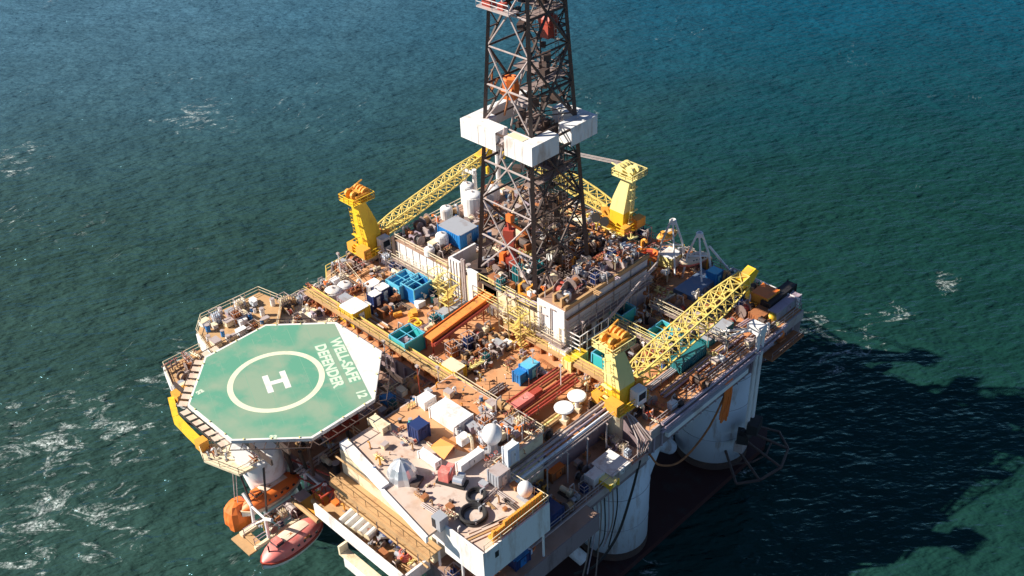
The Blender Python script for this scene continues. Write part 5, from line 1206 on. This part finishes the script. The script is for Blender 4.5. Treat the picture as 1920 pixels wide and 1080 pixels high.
# ------------------------------------------------------------------ scattered deck gear, every piece an object of its own
def proto(kind, v):
    t = root(kind, None, None, (0, 0, 0))
    if kind == 'pump_skid':
        A_ = ('rust', 'grey', 'cream', 'timber', 'dark_steel')[v]; M = MB(); M.cbox(0, 0, 0, 1.9, 1.0, .2); M.build('frame', 'dark_steel', t, local=True)
        M = MB(); M.tube((-.8, 0, .6), (.1, 0, .6), .36, n=10); M.cbox(.5, 0, .2, .6, .7, .8); M.build('motor', A_, t, local=True)
        M = MB(); M.path([(.5, 0, 1.0), (.5, 0, 1.5), (.5, .7, 1.5), (.5, .9, .2)], .09); M.build('pipe', 'pale_steel', t, local=True)
    elif kind == 'valve_manifold':
        A_ = ('steel', 'timber', 'cream', 'rust', 'pale_yellow')[v]; M = MB(); M.tube((-1.1, 0, .5), (1.1, 0, .5), .13); M.tube((-1.1, .5, .8), (1.1, .5, .8), .1)
        for x in (-.7, 0, .7): M.tube((x, 0, 0), (x, 0, 1.2), .09); M.tube((x, 0, .5), (x, .5, .8), .08)
        M.build('pipework', A_, t, local=True); M = MB()
        for x in (-.7, 0, .7): M.torus((x, 0, 1.25), .2, .04, 8, 4)
        M.build('handwheel', 'red', t, local=True)
    elif kind == 'steel_drum':
        A_ = ('blue', 'rust', 'black', 'white', 'teal')[v]; M = MB(); M.lathe(0, 0, [(.3, 0), (.3, .3), (.32, .32), (.3, .34), (.3, .6), (.32, .62), (.3, .64), (.3, .9)], 12); M.build('shell', A_, t, local=True)
        M = MB(); M.lathe(0, 0, [(.32, .88), (.32, .93), (.27, .93)], 12); M.build('rim', 'pale_steel', t, local=True)
    elif kind == 'tool_crate':
        A_ = ('cream', 'hull_grey', 'mauve', 'white', 'timber')[v]; M = MB(); M.cbox(0, 0, .08, 1.2, .9, .7); M.build('box', A_, t, local=True)
        M = MB(); M.cbox(0, 0, .8, 1.28, .98, .1); M.cbox(0, 0, 0, 1.25, .2, .08); M.build('lid', ('pale_steel', 'white', 'grey', 'cream', 'rust')[v], t, local=True)
    elif kind == 'vent_pipe':
        A_ = ('white', 'cream', 'timber', 'grey', 'amber')[v]; M = MB(); M.path([(0, 0, 0), (0, 0, 1.3), (.15, 0, 1.6), (.45, 0, 1.65), (.6, 0, 1.4)], .16, n=8); M.build('pipe', A_, t, local=True)
        M = MB(); M.cbox(0, 0, 0, .6, .6, .12); M.build('flange', 'steel', t, local=True)
    elif kind == 'hose_reel':
        A_ = ('red', 'black', 'timber', 'rust', 'cream')[v]; M = MB(); M.tube((0, -.45, .75), (0, .45, .75), .45, n=12); M.build('drum', A_, t, local=True)
        M = MB()
        for s in (-1, 1): M.tube((0, s * .45, .75), (0, s * .52, .75), .72, n=14); M.tube((-.5, s * .55, 0), (0, s * .55, .8), .06, n=4); M.tube((.5, s * .55, 0), (0, s * .55, .8), .06, n=4)
        M.build('flange', 'steel', t, local=True)
    elif kind == 'pipe_bundle':
        A_ = ('pale_steel', 'rust', 'timber', 'mauve', 'dark_steel')[v]; M = MB()
        for k in range(5): M.tube((-2.2, -.36 + .18 * k, .2 + (.15 if k % 2 else 0)), (2.1 + .1 * k, -.36 + .18 * k, .2 + (.15 if k % 2 else 0)), .085, n=6)
        M.build('pipes', A_, t, local=True); M = MB()
        for x in (-1.4, 1.4): M.cbox(x, 0, 0, .14, 1.1, .12)
        M.build('bearer', 'timber', t, local=True)
    elif kind == 'gas_rack':
        A_ = ('cream', 'hull_grey', 'navy', 'rust', 'dark_teal')[v]; M = MB()
        for i in range(3):
            for j in range(3): M.lathe(-.36 + .36 * i, -.36 + .36 * j, [(.15, .1), (.15, 1.25), (.05, 1.45), (.05, 1.55)], 8)
        M.build('bottles', A_, t, local=True); M = MB()
        for a_ in (-1, 1):
            for b_ in (-1, 1): M.tube((a_ * .62, b_ * .62, 0), (a_ * .62, b_ * .62, 1.8), .05, n=4)
        for z_ in (.1, 1.0, 1.75):
            for s in (-1, 1): M.tube((s * .62, -.62, z_), (s * .62, .62, z_), .045, n=4); M.tube((-.62, s * .62, z_), (.62, s * .62, z_), .045, n=4)
        M.build('cage', 'pale_steel', t, local=True)
    elif kind == 'winch':
        A_ = ('timber', 'mauve', 'rust', 'pale_steel', 'amber')[v]; M = MB(); M.cbox(0, 0, 0, 1.5, 1.3, .18); M.cbox(-.6, 0, .18, .3, 1.2, .9); M.cbox(.6, 0, .18, .3, 1.2, .9); M.build('bedplate', A_, t, local=True)
        M = MB(); M.tube((-.5, 0, .75), (.5, 0, .75), .4, n=12); M.tube((.75, 0, .75), (1.3, 0, .75), .25, n=8); M.build('drum', 'dark_steel', t, local=True)
    elif kind == 'junction_post':
        A_ = ('pale_steel', 'white', 'steel', 'cream', 'yellow')[v]; M = MB(); M.tube((0, 0, 0), (0, 0, 2.2), .07); M.tube((0, 0, 1.0), (.5, .3, 1.9), .05); M.tube((0, 0, 2.1), (-.7, 0, 2.1), .05); M.build('post', A_, t, local=True)
        M = MB(); M.cbox(0, .15, 1.2, .5, .3, .6); M.cbox(-.7, 0, 1.9, .3, .3, .25); M.build('box', ('grey', 'orange', 'rust', 'white', 'grey')[v], t, local=True)
    return t
KIND = {'pump_skid': ('pump skid', 'pump', 'electric pump skid', ('rusty', 'grey', 'cream', 'brown', 'dark')), 'valve_manifold': ('valve', 'valve manifold', 'small valve manifold with red handwheels', ('steel', 'brown', 'cream', 'rusty', 'yellowish')),
        'steel_drum': ('drum', 'drum', 'steel drum', ('blue', 'rusty', 'black', 'white', 'teal')), 'tool_crate': ('crate', 'crate', 'lidded tool crate', ('cream', 'pale grey', 'mauve', 'white', 'brown')),
        'vent_pipe': ('vent', 'vent pipe', 'goose neck vent pipe', ('white', 'cream', 'brown', 'grey', 'amber')), 'hose_reel': ('reel', 'hose reel', 'hose reel on a frame', ('red', 'black', 'brown', 'rusty', 'cream')),
        'pipe_bundle': ('pipes', 'pipe bundle', 'bundle of pipes on bearers', ('pale', 'rusty', 'brown', 'mauve', 'dark')), 'gas_rack': ('gas rack', 'gas rack', 'caged rack of gas bottles', ('cream', 'grey', 'navy', 'rusty', 'dark teal')),
        'winch': ('winch', 'winch', 'deck winch', ('brown', 'mauve', 'rusty', 'pale', 'amber')), 'junction_post': ('post', 'cable post', 'cable post with a box', ('pale', 'white', 'dark', 'cream', 'yellow'))}
PROTO = {}; TALLY = {}
def scatter(n, x0, x1, y0, y1, z, where, kinds, smin=.7, smax=1.25, variants=(0, 1, 2, 3, 4), gap=.75):
    for _ in range(n):
        for tries in range(14):
            x, y = rnd.uniform(x0, x1), rnd.uniform(y0, y1)
            if all((x - a_) ** 2 + (y - b_) ** 2 > (r + gap * .7) ** 2 for a_, b_, c_, r in OCC if abs(c_ - z) < 1.2): break
        else: continue
        k = rnd.choice(kinds); v = rnd.choice(variants); rz = rnd.choice((0, R(90), R(180), R(270))) + rnd.uniform(-.12, .12); s = rnd.uniform(smin, smax)
        lab = KIND[k][3][v] + ' ' + KIND[k][2] + ' ' + where; grp = KIND[k][3][v] + ' ' + KIND[k][1] + 's ' + where
        if (k, v) not in PROTO: t = proto(k, v); PROTO[(k, v)] = t; t.location = (x, y, z); t.rotation_euler = (0, 0, rz)
        else: t = copy_tree(PROTO[(k, v)], (x, y, z), rz)
        t.scale = (s, s, s * rnd.uniform(.85, 1.2)); tag(t, lab, KIND[k][0], grp); OCC.append((x, y, z, .55 * s * (2 if k == 'pipe_bundle' else 1)))
ALL = list(KIND); HEAVY = ['pump_skid', 'valve_manifold', 'winch', 'hose_reel', 'gas_rack', 'junction_post', 'tool_crate']
occ(DX - 1.4, DY - 2.6, ZB, 1.5)
for i in range(4): c = corner(i, ZB); occ(c.x, c.y, ZB, .5)
z = ZM + .03
scatter(46, -18, 2, 18, 30.2, z, 'on the left half of the main deck', ALL)
scatter(22, 5, 19, 17.8, 28.8, z, 'on the open orange main deck', ['tool_crate', 'steel_drum', 'pipe_bundle', 'pump_skid', 'winch', 'valve_manifold'], variants=(1, 2, 4, 0), smin=.5, smax=1.0)
scatter(24, 4.5, 11, 21, 28.5, z, 'beside the catwalk ramp', HEAVY, variants=(0, 3, 4, 2))
scatter(20, 19, 27.6, 17.6, 29, z, 'around the red pipe racks', ALL)
scatter(70, -2.2, 11.8, 31.6, 51.4, ZB + .02, 'on the dark drill floor', HEAVY + ['pipe_bundle'], variants=(3, 4, 4, 2), smin=.8, smax=1.7, gap=.4)
scatter(60, -15.8, -5.2, 31.4, 52.6, 28.62, 'on the raised deck left of the derrick', ALL, gap=.5)
scatter(44, 12.9, 16.6, 31.6, 48, 31.47, 'on the machinery house roof', HEAVY + ['pipe_bundle'], variants=(0, 1, 2, 3), gap=.3)
scatter(60, 18.2, 28, 38, 60, z, 'behind the machinery house', HEAVY, variants=(2, 3, 4, 0), smin=.8, smax=1.5, gap=.5)
scatter(50, 5, 28, 50, 61, z, 'near the rear lifeboats', ALL, smin=.8, smax=1.5, gap=.5)
scatter(40, 28, 34, 30, 60, z, 'along the right hand deck edge', ALL, gap=.5)
scatter(36, -19, 4, 53.5, 61.4, z, 'along the rear deck edge', ALL, smin=.8, smax=1.5)
scatter(22, -19.2, -16.8, 31, 53, z, 'along the left deck edge', ALL)
scatter(34, 20, 28, 7.5, 15, ZR + .02, 'at the back of the tan roof', ['tool_crate', 'vent_pipe', 'valve_manifold', 'junction_post', 'gas_rack', 'pump_skid'], variants=(0, 1, 2, 3), gap=.4)
scatter(9, 12.8, 20, 5, 15, ZR + .02, 'at the left of the tan roof', ['tool_crate', 'vent_pipe', 'valve_manifold', 'steel_drum'], variants=(0, 2, 4), smin=.5, smax=.9)
scatter(10, 14, 34, -1.9, 5, ZR + .02, 'on the open tan roof', ['tool_crate', 'vent_pipe', 'valve_manifold', 'steel_drum'], variants=(0, 1, 2, 4), smin=.35, smax=.7)
scatter(18, 18, 33, -1.9, -.8, ZR + .02, 'behind the front roof parapet', ['tool_crate', 'valve_manifold', 'pipe_bundle', 'vent_pipe'], variants=(0, 2, 4), smin=.45, smax=.8)
scatter(22, 29, 35.6, -1.6, 6.8, ZR + .02, 'by the roof corner', ['tool_crate', 'vent_pipe', 'pipe_bundle'], variants=(0, 2, 4), smin=.4, smax=.8)
scatter(26, 6.2, 12, 3.4, 15, 23.97, 'on the orange deck strip', ALL)
scatter(30, 2, 12, -1, 15, 20.27, 'in the shade beside the helideck', ALL, smin=.9, smax=1.6)
scatter(22, 28.8, 33.6, 8, 26.5, 20.27, 'on the dark side ledge', HEAVY, variants=(1, 2, 4, 0), smin=.6, smax=1.1)
scatter(14, 30, 36, -4.8, 3, 18.92, 'under the near roof corner', ALL, smin=.8, smax=1.5)
scatter(16, 4.9, 7.2, -11, 1, 15.92, 'between the front lifeboats', HEAVY, smin=.5, smax=.9)
occ(3, 24, ZM, 1.5)
SM = ['tool_crate', 'steel_drum', 'valve_manifold', 'vent_pipe', 'junction_post', 'pump_skid', 'pipe_bundle', 'hose_reel']
scatter(60, -18, 3, 17.8, 30.4, z, 'on the left half of the main deck', SM, smin=.35, smax=.7, gap=0)
scatter(28, 5, 19, 17.6, 29, z, 'on the open orange main deck', SM, variants=(3, 4, 0), smin=.3, smax=.6, gap=0)
scatter(40, 19, 34, 27.6, 38, z, 'near the foot of the nearest crane', SM, smin=.5, smax=.9, gap=0)
scatter(60, 18, 33.5, 36, 60, z, 'behind the machinery house', SM, variants=(2, 3, 4, 0), smin=.5, smax=.9, gap=0)
scatter(30, 12.9, 29.6, -1.6, 14.6, ZR + .02, 'on the tan roof', SM, variants=(0, 2, 3, 4), smin=.25, smax=.5, gap=.1)
scatter(16, 13, 27, -5.8, -3.4, 19.93, 'on the lower balcony', SM, variants=(0, 1, 2, 4), smin=.5, smax=.9, gap=0)
scatter(40, -2, 11.6, 31.8, 51, ZB + .02, 'on the dark drill floor', SM, variants=(3, 4), smin=.6, smax=1.2, gap=0)
def scatter_poly(n, poly, z, where, kinds, **kw):
    xs = [p.x for p in poly]; ys = [p.y for p in poly]; cx, cy = sum(xs) / len(xs), sum(ys) / len(ys)
    for _ in range(n):
        a_ = rnd.choice(range(len(poly))); u, v = sorted((rnd.random(), rnd.random())); p, q = poly[a_], poly[(a_ + 1) % len(poly)]
        x = cx * u + p.x * (v - u) + q.x * (1 - v); y = cy * u + p.y * (v - u) + q.y * (1 - v)
        x = cx + (x - cx) * .9; y = cy + (y - cy) * .9
        scatter(1, x, x + .01, y, y + .01, z, where, kinds, gap=.1, **kw)
scatter_poly(46, pa, 25.02, 'on the crate platform behind the helideck', ['tool_crate', 'steel_drum', 'steel_drum', 'tool_crate', 'gas_rack'], variants=(1, 2, 3, 0), smin=.7, smax=1.2)
scatter_poly(30, pb, 25.02, 'on the far left rusty platform', ['hose_reel', 'valve_manifold', 'winch', 'tool_crate'], variants=(0, 2, 3), smin=.6, smax=1.1)
scatter_poly(34, pc, 23.92, 'between the helideck and the left crane', HEAVY + ['vent_pipe'], variants=(0, 3, 1), smin=.6, smax=1.1)
scatter_poly(10, pd, 24.92, 'on the tan corner platform', ['valve_manifold', 'vent_pipe'], variants=(0, 3), smin=.5, smax=.8)
scatter(26, -24, -19.8, 23, 34, 22.92, 'round the foot of the left crane', HEAVY + ['vent_pipe'], variants=(0, 3, 2), smin=.7, smax=1.3, gap=.3)
